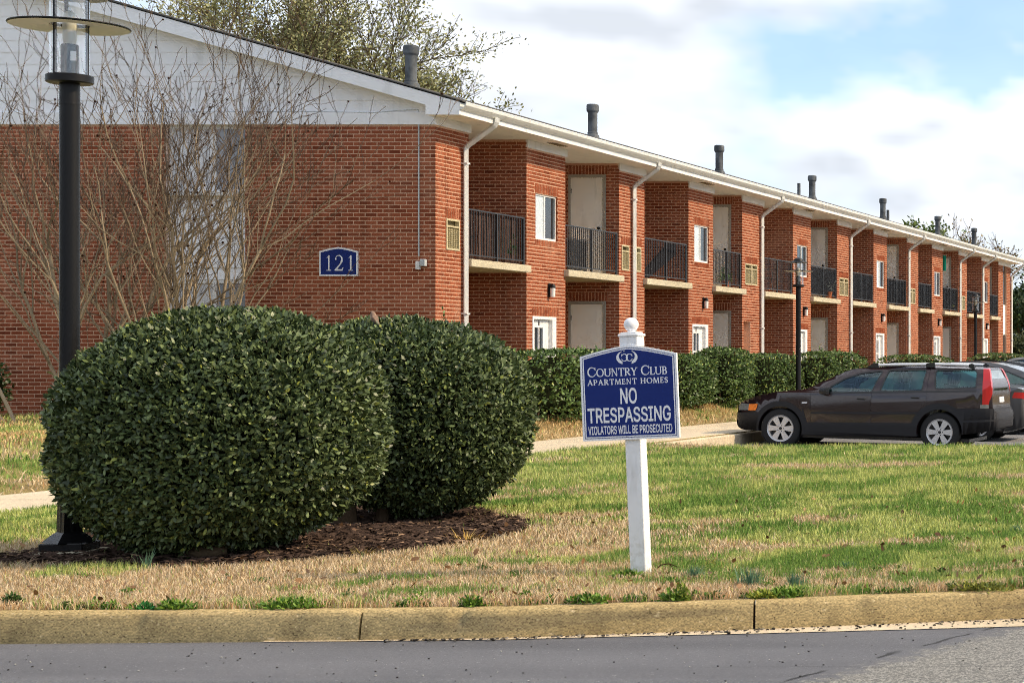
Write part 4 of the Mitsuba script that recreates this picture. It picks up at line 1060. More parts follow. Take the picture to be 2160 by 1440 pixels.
def shrub(k, c, r, n, L, W, seed, pal, e=2.5, lump=0.07, depth=0.14, warp=None, bsdf='leaf_glossy', core=0.86, stems=None, shoots=0):
    """a clipped evergreen: leaves through the outer shell of a lumpy body, twigs and shade within"""
    g = np.random.default_rng(seed); c, r = np.asarray(c, float), np.asarray(r, float)
    # directions weighted so that the shell is evenly covered
    d = sphere_dirs(n * 3, g)
    p = superell(d, r, e)
    nr = np.sign(p) * np.abs(p / r) ** (e - 1) / r; nr /= np.linalg.norm(nr, axis=1, keepdims=True)
    wgt = np.linalg.norm(p, axis=1) ** 2 / np.maximum(0.12, (nr * d).sum(1)); wgt = np.cumsum(wgt / wgt.sum())
    keep = np.searchsorted(wgt, (np.arange(n) + g.random(n)) / n).clip(0, len(wgt) - 1)
    p, d = p[keep][:n], d[keep][:n]
    nrm = np.sign(p) * np.abs(p / r) ** (e - 1) / r; nrm /= np.linalg.norm(nrm, axis=1, keepdims=True)
    q = p / np.linalg.norm(r) * 1.0
    lm = (meshkit.fbm(p * 2.6 + seed, 3, seed) - 0.5) * 2 * lump + (meshkit.fbm(p * 8 + seed, 2, seed + 1) - 0.5) * 0.08
    s = 1 + lm - np.abs(g.normal(0, depth / r.mean() * 0.5, len(p))) 
    p = p * s[:, None]
    if warp is not None: p = warp(p)
    V, f, col = leaf_mesh(p + c, nrm, L, W, g, pal=pal)
    part(k, 'foliage', (V, f), bsdf, color=col)
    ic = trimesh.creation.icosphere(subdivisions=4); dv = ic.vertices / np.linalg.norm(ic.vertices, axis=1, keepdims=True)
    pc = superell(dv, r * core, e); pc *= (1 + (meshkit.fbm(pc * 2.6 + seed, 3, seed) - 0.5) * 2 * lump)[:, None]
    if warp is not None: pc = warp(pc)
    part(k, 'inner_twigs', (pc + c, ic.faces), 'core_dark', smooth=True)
    # stray shoots above the clipped surface
    ns = shoots; b = g.choice(len(p), ns, replace=False) if ns else []
    if ns:
        b = b[nrm[b, 2] > -0.2]; P, N = [], []
        for i in b:
            q, nn = p[i] + c, nrm[i] * 0.5 + [0, 0, 0.8] + g.normal(0, 0.25, 3); nn /= np.linalg.norm(nn)
            for t in np.linspace(0.0, g.uniform(0.05, 0.14), 6): P.append(q + nn * t); N.append(nn)
        V, f, col = leaf_mesh(np.array(P), np.array(N), L * 0.95, W * 0.9, g, pal=(pal[1], np.minimum(1, np.array(pal[1]) * 1.2)), spread=0.6)
        part(k, 'stray_shoots', (V, f), bsdf, color=col, kind='stuff')
    if stems:
        for (x, y, z0, z1, rr, dx) in stems:
            mb = MB().tube([(x, y, z0), (x + dx * 0.5, y, (z0 + z1) / 2), (x + dx, y, z1)], [rr, rr * 0.85, rr * 0.8], 8, c=srgb(82, 68, 54))
            part(k, 'stem', mb.out(), 'bark', color=mb.col(), smooth=True)


PAL = (srgb(42, 56, 32), srgb(112, 128, 80), srgb(144, 152, 72), 0.025)
k = thing('round_shrub', 'large clipped round evergreen shrub at left, nearest the lamp post', 'shrub', None)
def warp1(p):
    # the right flank tucks in towards the foot, the left one hangs straight down; a small dome on top
    low = np.clip(-p[:, 2] / 0.85, 0, 1)
    p = p.copy(); right = np.clip(p[:, 0] / 0.95, 0, 1)
    p[:, 0] -= 0.24 * low ** 2 * right
    p[:, 2] += 0.12 * low * right * np.clip(low * 1.2, 0, 1)
    p[:, 2] -= np.clip(-p[:, 0] / 0.95 - 0.15, 0, 1) * np.clip(p[:, 2], 0, 1) * 0.30
    return p
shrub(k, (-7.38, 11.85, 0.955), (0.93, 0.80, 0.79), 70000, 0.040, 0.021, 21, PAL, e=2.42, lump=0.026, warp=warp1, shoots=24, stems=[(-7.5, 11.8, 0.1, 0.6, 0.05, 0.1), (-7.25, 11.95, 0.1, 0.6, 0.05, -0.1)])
k = thing('round_shrub', 'clipped round evergreen shrub behind the big one, with a bird on top', 'shrub', None)
def warp2(p):
    p = p.copy(); low = np.clip(-p[:, 2] / 0.75, 0, 1); left = np.clip(-p[:, 0] / 0.9 + 0.25, 0, 1)
    p[:, 2] += 0.18 * low * left; p[:, 0] -= 0.16 * low ** 2 * np.sign(p[:, 0]) * np.abs(p[:, 0])
    return p
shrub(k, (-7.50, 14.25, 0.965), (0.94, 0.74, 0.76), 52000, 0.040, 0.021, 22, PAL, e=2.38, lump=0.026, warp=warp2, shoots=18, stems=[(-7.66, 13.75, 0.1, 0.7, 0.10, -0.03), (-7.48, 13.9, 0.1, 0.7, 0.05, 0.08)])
# a few shoots that stick out, yellowed
# hedges along the walk
HP = (srgb(44, 64, 32), srgb(104, 130, 66), srgb(144, 152, 72), 0.03)
HL = [('hedge', 'long clipped hedge block between the second round shrub and the blue sign', -13.95, 32.0, 0.50, 2.2, 0.36, 1.56, 9000),
      ('hedge', 'narrow open-legged hedge block just right of the blue sign', -13.95, 37.2, 0.46, 1.15, 0.50, 1.47, 5600),
      ('hedge', 'rounded hedge block whose top stands highest of the hedge row', -13.95, 39.6, 0.48, 0.95, 0.40, 1.63, 5600),
      ('hedge', 'square hedge block left of the middle lamp post above the car bonnet', -14.0, 42.6, 0.52, 1.5, 0.34, 1.50, 6400),
      ('hedge', 'long hedge block right of the middle lamp post above the windscreen', -14.0, 47.3, 0.52, 2.6, 0.34, 1.56, 10000),
      ('hedge', 'low far hedge showing over the roof rail of the dark wagon', -14.1, 57.0, 0.55, 4.2, 0.30, 1.50, 7000),
      ('hedge', 'farthest rounded hedge beside the last lamp post', -14.1, 69.5, 0.6, 4.5, 0.30, 1.58, 7000)]
for i, (nm, lb, x, y, rx, ry, z0, z1, n) in enumerate(HL):
    k = thing(nm, lb, 'hedge', None)
    st = [(x + sx, y + sy, 0.25, z0 + 0.35, 0.022, R.uniform(-0.15, 0.15)) for sy in np.arange(-ry * 0.7, ry * 0.75, 0.45) for sx in (-0.15, 0.12)]
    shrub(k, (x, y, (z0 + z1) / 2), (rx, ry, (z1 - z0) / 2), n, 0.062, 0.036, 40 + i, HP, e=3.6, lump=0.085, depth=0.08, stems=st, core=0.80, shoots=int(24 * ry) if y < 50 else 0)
k = thing('clipped_shrub', 'dark clipped shrub at the left edge against the brick gable', 'shrub')
shrub(k, (-22.95, 29.8, 0.98), (0.75, 0.7, 0.55), 2600, 0.07, 0.04, 61, (srgb(24, 40, 22), srgb(62, 86, 44)), e=2.6, stems=[(-22.95, 29.8, 0.2, 0.7, 0.05, 0.0)])

# ------------------------------------------------------------------ bare shrubs and trees
def grow(mb, g, p, d, L, r, level, maxl, cols, tips, kids=(3, 4), bend=0.14, up=0.10, sides=(7, 5, 4, 3, 3, 3), rmin=0.0035, ang=(0.35, 0.75), ratio=0.62):
    n = 5 if level < 2 else 4
    pts, rad = [p], [r]
    q, dd = p.copy(), d.copy()
    for i in range(n):
        dd = dd + g.normal(0, bend, 3) + np.array([0, 0, up]); dd /= np.linalg.norm(dd)
        q = q + dd * L / n; pts.append(q.copy()); rad.append(max(rmin, r * (1 - 0.48 * (i + 1) / n)))
    c = np.array(cols[min(level, len(cols) - 1)]) * g.uniform(0.8, 1.2)
    mb.tube(pts, rad, sides[min(level, len(sides) - 1)], level == 0, c=c)
    if level >= maxl:
        tips.append((q, dd)); return
    for j in range(g.integers(kids[0], kids[1] + 1)):
        t = g.uniform(0.45, 1.0) if j else 1.0
        i = min(n, max(1, int(round(t * n))))
        ax = g.normal(0, 1, 3); ax -= ax @ dd * dd; ax /= np.linalg.norm(ax)
        a = g.uniform(*ang) * (0.5 if j == 0 else 1)
        nd = dd * math.cos(a) + ax * math.sin(a)
        grow(mb, g, pts[i], nd, L * ratio * g.uniform(0.75, 1.2), max(rmin, rad[i] * (0.85 if j == 0 else 0.62)), level + 1, maxl, cols, tips, kids, bend, up, sides, rmin, ang, ratio)


BC = (srgb(160, 144, 120), srgb(144, 130, 109), srgb(124, 110, 93), srgb(106, 92, 79), srgb(96, 82, 71))
def bare_shrub(label, base, stems, seed, hgt):
    k = thing('bare_shrub', label, 'bare shrub')
    g = np.random.default_rng(seed); mb, tw, tips = MB(), MB(), []
    tr = MB()
    for az, tilt_, ln, r in stems:
        r *= 0.80
        d = np.array([math.sin(tilt_) * math.cos(az), math.sin(tilt_) * math.sin(az), math.cos(tilt_)])
        p = np.array(base) + np.array([0.12 * math.cos(az), 0.12 * math.sin(az), -0.1])
        pts, rad, q, dd = [p], [r], p.copy(), d.copy()
        for i in range(6):
            dd = dd + g.normal(0, 0.07, 3) + np.array([0, 0, 0.03]); dd /= np.linalg.norm(dd); q = q + dd * ln / 6; pts.append(q.copy()); rad.append(r * (1 - 0.4 * (i + 1) / 6))
        tr.tube(pts, rad, 8, c=np.array(BC[0]) * g.uniform(0.8, 1.15))
        for j in range(8):
            i = (6, 6, 6, 5, 5, 4, 3, 2)[j]
            ax = g.normal(0, 1, 3) * [1, 0.6, 0.5]; ax -= ax @ dd * dd; ax /= np.linalg.norm(ax); a = g.uniform(0.2, 0.7)
            grow(mb, g, pts[i], dd * math.cos(a) + ax * math.sin(a), ln * g.uniform(0.42, 0.7) * hgt, rad[i] * (0.8 if j < 2 else 0.55), 1, 4, BC, tips, kids=(2, 3), bend=0.12, up=0.07, rmin=0.0044, ang=(0.25, 0.75), ratio=0.58)
    part(k, 'trunk', tr.out(), 'bark', smooth=True, color=tr.col())
    part(k, 'branches', mb.out(), 'bark', color=mb.col())
    pods = MB(); oc = trimesh.creation.icosphere(subdivisions=0)
    for q, dd in tips:
        if g.random() < 0.10: pods.add(oc.vertices * g.uniform(0.012, 0.022) + q, oc.faces, srgb(52, 36, 28))
    part(k, 'seed_pods', pods.out(), 'bark', color=pods.col(), kind='stuff')


H_ = math.pi
bare_shrub('tall bare many-stemmed shrub in front of the grey window strip of the gable', at(392, 800, 29.0) * [1, 1, 0] + [0, 0, 0.33],
           [(0.2, 0.40, 2.7, 0.034), (0.0, 0.30, 3.1, 0.046), (1.2, 0.12, 3.2, 0.048), (3.0, 0.16, 3.2, 0.042), (3.3, 0.42, 2.7, 0.036), (5.2, 0.30, 2.8, 0.038), (2.0, 0.25, 3.0, 0.038), (0.3, 0.20, 3.1, 0.042), (3.8, 0.25, 2.8, 0.036)], 101, 1.0)
bare_shrub('bare many-stemmed shrub directly behind the tall lamp post', at(205, 800, 28.6) * [1, 1, 0] + [0, 0, 0.33],
           [(0.1, 0.50, 2.4, 0.04), (0.3, 0.22, 2.9, 0.05), (2.8, 0.25, 2.9, 0.05), (3.2, 0.55, 2.5, 0.042), (1.6, 0.1, 3.0, 0.048), (5.0, 0.35, 2.5, 0.04), (0.2, 0.35, 2.8, 0.042)], 102, 1.0)
bare_shrub('bare shrub leaning in from the left edge of the photo', at(60, 800, 28.2) * [1, 1, 0] + [0, 0, 0.33],
           [(3.1, 0.45, 2.4, 0.036), (0.1, 0.25, 2.6, 0.04), (3.3, 0.75, 2.1, 0.03), (0.4, 0.62, 2.2, 0.034), (0.3, 0.95, 1.9, 0.03)], 103, 1.0)


def tree(name, label, base, h, crown, seed, pal, nleaf, L, cols, bare=False, levels=4, spread=0.5, bsdf='leaf_soft', r0=0.22, clump=1.0):
    k = thing(name, label, 'tree')
    g = np.random.default_rng(seed); mb, tips, tr = MB(), [], MB()
    base = np.array(base, float)
    pts = [base + [0, 0, -0.2], base + [0.05, 0, h * 0.18], base + [g.normal(0, 0.1), 0, h * 0.34]]
    tr.tube(pts, [r0, r0 * 0.8, r0 * 0.62], 10, c=cols[0])
    for j in range(7):
        a = j * 2.4 + g.uniform(-0.3, 0.3); t = g.uniform(0.25, 0.9) * spread * (1 if j else 0.2)
        d = np.array([math.cos(a) * math.sin(t), math.sin(a) * math.sin(t), math.cos(t)])
        grow(mb, g, pts[2] - [0, 0, g.uniform(0, h * 0.1)], d, h * 0.30, r0 * 0.45, 1, levels, cols, tips, kids=(3, 5), bend=0.12, up=0.05, rmin=0.012, ang=(0.3, 0.85), ratio=0.66, sides=(8, 6, 4, 3, 3, 3))
    part(k, 'trunk', tr.out(), 'bark', smooth=True, color=tr.col())
    part(k, 'branches', mb.out(), 'bark', color=mb.col())
    if nleaf:
        tp = np.array([t[0] for t in tips]); td = np.array([t[1] for t in tips])
        i = g.integers(0, len(tp), nleaf)
        dens = meshkit.fbm(tp * 0.5, 3, seed)[i]
        keep = g.random(nleaf) < np.clip((dens - 0.32) * 4, 0.08, 1); i = i[keep]
        P = tp[i] - td[i] * g.uniform(0, 0.9, (len(i), 1)) * clump + g.normal(0, 0.16 * clump, (len(i), 3))
        N = td[i] + g.normal(0, 0.6, (len(i), 3)); N /= np.linalg.norm(N, axis=1, keepdims=True)
        V, f, col = leaf_mesh(P, N, L, L * 0.5, g, spread=0.8, pal=pal)
        part(k, 'crown', (V, f), bsdf, color=col)
    return k


TC = (srgb(110, 96, 80), srgb(104, 92, 76), srgb(96, 84, 68), srgb(92, 80, 62))
OL = (srgb(112, 114, 76), srgb(172, 172, 122))
# a broad tree coming into leaf, far behind the building
tree('leafing_tree', 'broad tree coming into pale olive leaf behind the roof of the gable', (-42.3, 73.0, 0.0), 17.5, None, 201, OL, 44000, 0.14, TC, levels=5, spread=0.8, r0=0.42, clump=1.25)
tree('leafing_tree', 'smaller olive tree behind the roof, its crown ending at the first roof pipe', (-41.2, 76.0, 0.0), 14.4, None, 207, OL, 34000, 0.15, TC, levels=5, spread=0.8, r0=0.34, clump=1.2)
GP = (srgb(64, 84, 36), srgb(124, 142, 72))
tree('round_tree', 'round green tree rising over the far end of the roof', (-29.2, 121.0, 0.0), 10.6, None, 203, GP, 15000, 0.26, TC, levels=4, spread=0.85, r0=0.35)
tree('bare_tree', 'thin brownish tree with few leaves over the far roof end', (-26.2, 117.0, 0.0), 9.4, None, 204, (srgb(120, 110, 84), srgb(158, 146, 110)), 5200, 0.20, (srgb(120, 104, 92),) * 4, levels=5, spread=1.0, r0=0.26)
tree('dark_evergreen', 'tall dark evergreen at the right edge past the building', (-20.4, 112.0, 0.0), 7.2, None, 205, (srgb(24, 40, 22), srgb(60, 80, 40)), 26000, 0.26, TC, levels=4, spread=1.15, r0=0.35, clump=1.5)
tree('pale_tree', 'pale bluish leafless tree behind the dark evergreen at right', (-24.4, 150.0, 0.0), 9.5, None, 208, (srgb(130, 140, 130), srgb(170, 176, 160)), 6500, 0.22, (srgb(140, 140, 140),) * 4, levels=5, spread=0.95, r0=0.28)
for j, (x, y, rx, rz, lb) in enumerate(((-19.4, 100.0, 2.2, 1.5, 'dark bushy undergrowth below the evergreen at the right edge'), (-24.0, 105.0, 3.0, 1.7, 'brownish bush half hidden behind the far building corner'))):
    k = thing('wild_bush', lb, 'bush')
    shrub(k, (x, y, rz * 0.8), (rx, 1.5, rz), 5000, 0.2, 0.1, 230 + j, (srgb(34, 44, 24), srgb(88, 92, 52)) if j == 0 else (srgb(70, 60, 40), srgb(110, 104, 60)), e=2.2, lump=0.16, depth=0.5, bsdf='leaf_soft')

# far belt of woods round the horizon so that the land does not end bare
g = np.random.default_rng(77); pv = []
ang = g.uniform(-1.2, 5.1, 26000); rr = g.uniform(210, 260, 26000); hh = 7.5 * meshkit.fbm(np.stack([ang * 22, 0 * ang, 0 * ang], -1), 3, 4) + 2
rr = rr * (1 - 0.74 * ss(0.7, 1.3, ang) * ss(5.3, 5.0, ang)); hh = hh * (1 + 0.2 * ss(0.7, 1.2, ang))
P = np.stack([np.sin(ang) * rr, np.cos(ang) * rr, g.random(26000) ** 0.8 * hh], 1)
V, f, col = leaf_mesh(P, np.stack([-np.sin(ang), -np.cos(ang), 0 * ang], 1), 1.6, 1.1, g, pal=(srgb(60, 66, 44), srgb(112, 114, 84)))
stuff('far_woods', (V, f), 'leaf_soft', 'distant belt of woods on the horizon past the parking lot', 'woods', color=col)

# ------------------------------------------------------------------ small things on the lawn
def tuft(name, label, cat, px, py, z, n, hgt, spread_, w, cols, seed, group=None, lean=0.35):
    D = (H - z) * F / (py - VY); c = at(px, py, D); g = np.random.default_rng(seed)
    c[2] = lawn_z(c[0], c[1])
    a = g.uniform(0, 2 * np.pi, n); r = np.abs(g.normal(0, spread_ * 0.5, n)); hh = hgt * g.uniform(0.55, 1.15, n)
    b = c + np.stack([np.cos(a) * r, np.sin(a) * r * 0.6, 0 * r - 0.01], 1); l = np.stack([np.cos(a) * lean, np.sin(a) * lean, 0 * a + 1], 1) + g.normal(0, 0.12, (n, 3)); l[:, 2] = 1
    s = np.stack([np.cos(a + 1.57), np.sin(a + 1.57), 0 * a], 1) * w / 2; s[:, 0] = np.where(np.abs(s[:, 0]) < w * 0.2, w * 0.2, s[:, 0])
    m_ = b + l * hh[:, None] * 0.6; t = b + l * hh[:, None] * [1.25, 1.25, 1.0]
    V = np.stack([b - s, b + s, m_ + s * 0.9, m_ - s * 0.9, t], 1); f = np.array([[0, 1, 2], [0, 2, 3], [3, 2, 4]])[None] + (np.arange(n) * 5)[:, None, None]
    k_ = g.random((n, 1)); col = np.array(cols[0]) * (1 - k_) + np.array(cols[1]) * k_
    k = thing(name, label, cat, group)
    put(k, (V.reshape(-1, 3), f.reshape(-1, 3)), 'grass_blade', color=np.repeat(col, 5, 0))


BL = (srgb(70, 104, 84), srgb(118, 148, 118))
for i, (px, py, hg, lb) in enumerate(((1463, 1208, 0.085, 'bluish wild onion clump close to the right of the sign post'), (1582, 1222, 0.12, 'largest bluish wild onion clump, middle one right of the sign post'), (1675, 1224, 0.10, 'slim bluish wild onion clump, third from the sign post'),
                                      (307, 1192, 0.13, 'tall grey-green onion leaves at the mulch edge below the big shrub'), (2144, 1120, 0.07, 'bluish onion clump at the right edge of the lawn'), (1783, 1190, 0.06, 'dark bluish clump right of the three onion clumps'))):
    tuft('wild_onion', lb, 'wild onion', px, py, 0.19, 120 if i != 3 else 26, hg, 0.075 if i != 3 else 0.05, 0.004, BL, 300 + i, lean=0.22)
WG = (srgb(60, 96, 30), srgb(126, 156, 60))
def weed(label, px, py, n, r, hgt, seed, pal=WG):
    z = 0.16; D = (H - z) * F / (py - VY); c = at(px, py, D); c[1] = max(c[1], kerb_y(c[0]) + 0.16); c[2] = lawn_z(c[0], c[1]); g = np.random.default_rng(seed)
    d = sphere_dirs(n, g); d[:, 2] = np.abs(d[:, 2]); P = c + d * g.uniform(0.3, 1, (n, 1)) * [r, r * 0.5, hgt]
    V, f, col = leaf_mesh(P, d, 0.028, 0.013, g, pal=pal, spread=0.6)
    k = thing('weed', label, 'weed'); put(k, (V, f), 'leaf_soft', color=col)
for i, w in enumerate((('dark rounded weed cushion near the left end of the kerb', 26, 1268, 260, 0.055, 0.05, (srgb(44, 68, 30), srgb(86, 110, 50))), ('bright green weed patch on the kerb below the onion leaves', 318, 1290, 320, 0.11, 0.05, WG),
                       ('small emerald weed on the kerb left of the bright patch', 243, 1292, 120, 0.04, 0.03, (srgb(36, 104, 48), srgb(70, 140, 70))), ('wide low weed patch on the kerb left of the kerb joint', 565, 1288, 460, 0.17, 0.045, WG),
                       ('leafy upright weed above the kerb right of the sign post', 1408, 1272, 170, 0.04, 0.085, (srgb(84, 112, 36), srgb(150, 160, 70))), ('dark green weed on the kerb below the sign post', 1356, 1284, 190, 0.075, 0.05, WG),
                       ('yellow-green weed patch at the kerb joint right of the sign', 1538, 1284, 240, 0.09, 0.035, (srgb(96, 120, 40), srgb(170, 170, 70))), ('green weed beyond the right kerb joint', 1610, 1272, 200, 0.09, 0.05, WG),
                       ('weed patch on the kerb below the right mulch tip', 955, 1285, 200, 0.06, 0.05, WG), ('green clover patch at the foot of the sign post', 1320, 1216, 260, 0.11, 0.035, WG),
                       ('low weed patch on the kerb at the right edge', 2050, 1250, 420, 0.2, 0.04, (srgb(84, 96, 36), srgb(150, 150, 66))), ('weed growing between the wide patch and the mulch tip patch', 1190, 1284, 260, 0.12, 0.04, WG))):
    weed(w[0], w[1], w[2], w[3], w[4], w[5], 330 + i, w[6])
tuft('dry_tuft', 'yellow dry grass tuft on the right part of the mulch', 'grass tuft', 985, 1140, 0.2, 40, 0.10, 0.08, 0.004, (srgb(190, 150, 70), srgb(226, 196, 120)), 340, lean=0.8)
tuft('dry_tuft', 'greenish dry grass tuft at the mulch edge below the shrubs', 'grass tuft', 765, 1166, 0.2, 34, 0.07, 0.08, 0.004, (srgb(150, 140, 70), srgb(196, 176, 110)), 341, lean=0.8)
# small weeds and clover scattered along the kerb and through the dry grass, dead leaves
g = np.random.default_rng(88); V_, F_, C_, n0 = [], [], [], 0
for _ in range(75):
    x = g.uniform(-7.6, -1.6); y = kerb_y(x) + 0.17 + (abs(g.normal(0, 0.05)) if g.random() < 0.6 else g.uniform(0, 1.6)); r = g.uniform(0.015, 0.075) * g.uniform(0.6, 1.2); n = int(40 + 1800 * r * r * 8)
    if shapely.contains_xy(MULCH, x, y): continue
    d = sphere_dirs(n, g); d[:, 2] = np.abs(d[:, 2]); P = np.array([x, y, float(lawn_z(x, y))]) + d * g.uniform(0.2, 1, (n, 1)) * [r * 1.3, r * 0.6, g.uniform(0.015, 0.05)]
    pal = WG if g.random() < 0.6 else ((srgb(60, 84, 40), srgb(112, 130, 70)) if g.random() < 0.6 else (srgb(110, 118, 50), srgb(172, 168, 84)))
    v, f, c = leaf_mesh(P, d, 0.020, 0.010, g, pal=pal, spread=0.6); V_.append(v); F_.append(f + n0); C_.append(c); n0 += len(v)
stuff('small_weeds', (np.vstack(V_), np.vstack(F_)), 'leaf_soft', 'small clover and weeds scattered along the kerb and in the dry grass', 'weeds', color=np.vstack(C_))
n = 420; x = g.uniform(-9.5, -1.5, n); y = kerb_y(x) + 0.2 + g.uniform(0, 1, n) ** 1.5 * 7
P = np.stack([x, y, lawn_z(x, y) + g.uniform(0.015, 0.04, n)], 1)
v, f, c = leaf_mesh(P, np.tile([0, 0, 0.3], (n, 1)), 0.045, 0.026, g, up=0.0, spread=0.9, pal=(srgb(86, 60, 40), srgb(164, 124, 84)))
stuff('dead_leaves', (v, f), 'leaf_soft', 'dead brown leaves scattered over the lawn', 'leaves', color=c)
# a fallen twig
q = at(1405, 1196, (H - 0.19) * F / (1196 - VY)); tw = MB(); zt = float(lawn_z(q[0], q[1]))
tw.tube([(q[0] - 0.06, q[1] - 0.02, zt + 0.01), (q[0] - 0.03, q[1], zt + 0.045), (q[0] + 0.01, q[1] + 0.02, zt + 0.05), (q[0] + 0.07, q[1] + 0.01, zt + 0.03)], [0.003, 0.004, 0.004, 0.002], 5, c=srgb(62, 46, 34))
tw.tube([(q[0] + 0.01, q[1] + 0.02, zt + 0.05), (q[0] + 0.03, q[1] + 0.03, zt + 0.02)], [0.003, 0.0015], 5, c=srgb(62, 46, 34))
k = thing('fallen_twig', 'small dark curved twig lying on the dry grass right of the sign post', 'twig'); put(k, tw.out(), 'bark', color=tw.col())
# stone under the near shrub
ic = trimesh.creation.icosphere(subdivisions=3); v = ic.vertices * [0.12, 0.09, 0.06]; v = v * (1 + 0.3 * (meshkit.fbm(ic.vertices * 1.7 + 3, 3, 8)[:, None] - 0.5)); q = at(437, 1140, 11.5)
mat('stone', diffuse(proc(lambda p, n, uv: mix(srgb(58, 49, 38), srgb(96, 82, 64), fbm(p.x * 22, p.y * 22, p.z * 22, 4)))))
k = thing('rock', 'brown rock half hidden under the near round shrub', 'rock'); put(k, (v + [q[0], q[1], float(lawn_z(q[0], q[1])) + 0.05], ic.faces), 'stone', smooth=True)

# the bird
def balls(seq, n=14):
    """hull chain of spheres (centre, radius)"""
    out = None
    for (a, ra), (b, rb) in zip(seq[:-1], seq[1:]):
        h = m3.Manifold.batch_hull([m3.Manifold.sphere(ra, n).translate(list(a)), m3.Manifold.sphere(rb, n).translate(list(b))])
        out = h if out is None else out + h
    return out


q = at(789, 684, 13.95)
bd = balls([((0.012, 0, 0.016), 0.016), ((0.002, 0, 0.034), 0.0225), ((-0.004, 0, 0.052), 0.017), ((-0.008, 0, 0.066), 0.0135)]) + balls([((-0.008, 0, 0.066), 0.0135), ((-0.024, 0, 0.064), 0.0025)], 8) + balls([((0.014, 0, 0.016), 0.012), ((0.034, 0, -0.012), 0.006)]) + balls([((0.004, -0.016, 0.04), 0.011), ((0.022, -0.013, 0.012), 0.006)])
m = bd.refine_to_length(0.004).to_mesh(); tm = trimesh.Trimesh(m.vert_properties[:, :3], m.tri_verts, process=True); trimesh.smoothing.filter_taubin(tm, iterations=8)
v = np.array(tm.vertices); t = meshkit.fbm(v * 240, 3, 3)[:, None]
col = np.array(srgb(138, 116, 102)) * (0.75 + 0.5 * t) ; belly = ss(-0.004, -0.018, v[:, 0])[:, None] * ss(0.06, 0.05, v[:, 2])[:, None]
col = col * (1 - belly) + np.array(srgb(176, 156, 138)) * belly; eye = (np.linalg.norm(v - [-0.016, -0.010, 0.069], axis=1) < 0.0045)[:, None]
col = np.where(eye, [0.01, 0.01, 0.01], col); bill = (v[:, 0] < -0.021)[:, None]; col = np.where(bill, srgb(80, 66, 52), col)
k = thing('bird', 'small brown sparrow perched on top of the second round shrub', 'bird')
put(k, (v * 1.25 + q, tm.faces), 'bird_brown', smooth=True, color=col)

# ------------------------------------------------------------------ things on the balconies
def bal(i): return piers[i][1], piers[i + 1][0]
a, b = bal(0); xr = XF - 0.10; g = np.random.default_rng(55); mb = MB()
for y in np.arange(a + 0.06, b - 0.07, 0.011):
    x = xr + g.normal(0, 0.006); z1 = 4.06 + g.normal(0, 0.02); c = np.array(srgb(92, 74, 68)) * g.uniform(0.25, 2.2)
    mb.tube([(x, y, 3.21), (x + g.normal(0, 0.006), y + g.normal(0, 0.008), 3.6), (x, y + g.normal(0, 0.006), z1)], 0.0045, 4, False, c=c)
k = thing('reed_screen', 'dark mottled reed screen behind the railing of the nearest balcony', 'screen'); put(k, mb.out(), 'bark', color=mb.col())
def pot_plant(label, x, y, z, n, r, h, seed, pal, L=0.09):
    k = thing('potted_plant', label, 'plant'); g = np.random.default_rng(seed)
    part(k, 'pot', lathe([(0, z), (0.075, z), (0.10, z + 0.17), (0.108, z + 0.175), (0.108, z + 0.19), (0.09, z + 0.19), (0, z + 0.17)], 18, (x, y, 0)), 'pot_clay', smooth=40)
    d = sphere_dirs(n, g); d[:, 2] = np.abs(d[:, 2]) * 1.0; P = np.array([x, y, z + 0.2]) + d * g.uniform(0.25, 1, (n, 1)) * [r * 0.5, r, h]
    V, f, col = leaf_mesh(P, d, L, L * 0.35, g, pal=pal, spread=0.5, up=0.1)
    part(k, 'foliage', (V, f), 'leaf_soft', color=col)
mat('pot_clay', diffuse(srgb(150, 92, 66)))
pot_plant('green bushy potted plant at the far end of the nearest balcony', XF - 0.02 - 0.22, b - 0.45, 3.19, 420, 0.36, 0.48, 61, (srgb(40, 84, 44), srgb(92, 140, 76)))
pot_plant('dark leafy potted plant beside the downspout on the nearest balcony', XF - 0.24, a + 0.25, 3.19, 300, 0.22, 0.50, 62, (srgb(20, 48, 40), srgb(70, 104, 92)))
pot_plant('plant with pale flowers on the sixth balcony from the near end', XF - 0.2, bal(9)[1] - 0.7, 3.19, 160, 0.3, 0.12, 63, (srgb(90, 120, 60), srgb(190, 180, 120)))
# trailing greenery over the slab edge
def chair(label, x, y, z, rot, b='black_metal'):
    k = thing('patio_chair', label, 'chair')
    W = T().translate([x, y, z]).rotate([0, 0, 1], rot)
    def pc(n, m, s=False): part(k, n, m, b, s, world=W)
    pc('seat', cbox(-0.22, 0.22, -0.22, 0.22, 0.40, 0.425, 0.008))
    bk = MB()
    for t in np.linspace(-0.19, 0.19, 7): bk.tube([(t, 0.21, 0.42), (t, 0.27, 0.86)], 0.009, 5)
    bk.tube([(-0.22, 0.21, 0.40), (-0.22, 0.28, 0.86), (-0.14, 0.285, 0.93), (0.14, 0.285, 0.93), (0.22, 0.28, 0.86), (0.22, 0.21, 0.40)], 0.014, 6); pc('backrest', bk.out())
    for sx in (-1, 1):
        pc('armrest', MB().tube([(sx * 0.23, 0.24, 0.64), (sx * 0.24, -0.12, 0.64), (sx * 0.24, -0.2, 0.60), (sx * 0.23, -0.2, 0.40)], 0.014, 6).out())
        for sy in (-1, 1): pc('leg', MB().tube([(sx * 0.2, sy * 0.2, 0.40), (sx * 0.23, sy * 0.24, 0.0)], 0.014, 6).out())
a, b = bal(1)
chair('black metal patio chair behind the railing of the second balcony', XF - 0.42, a + 0.42, 3.19, 150)
k = thing('lattice_panel', 'dark square lattice panel standing behind the railing of the second balcony', 'panel')
mb = MB(); x = XF - 0.30
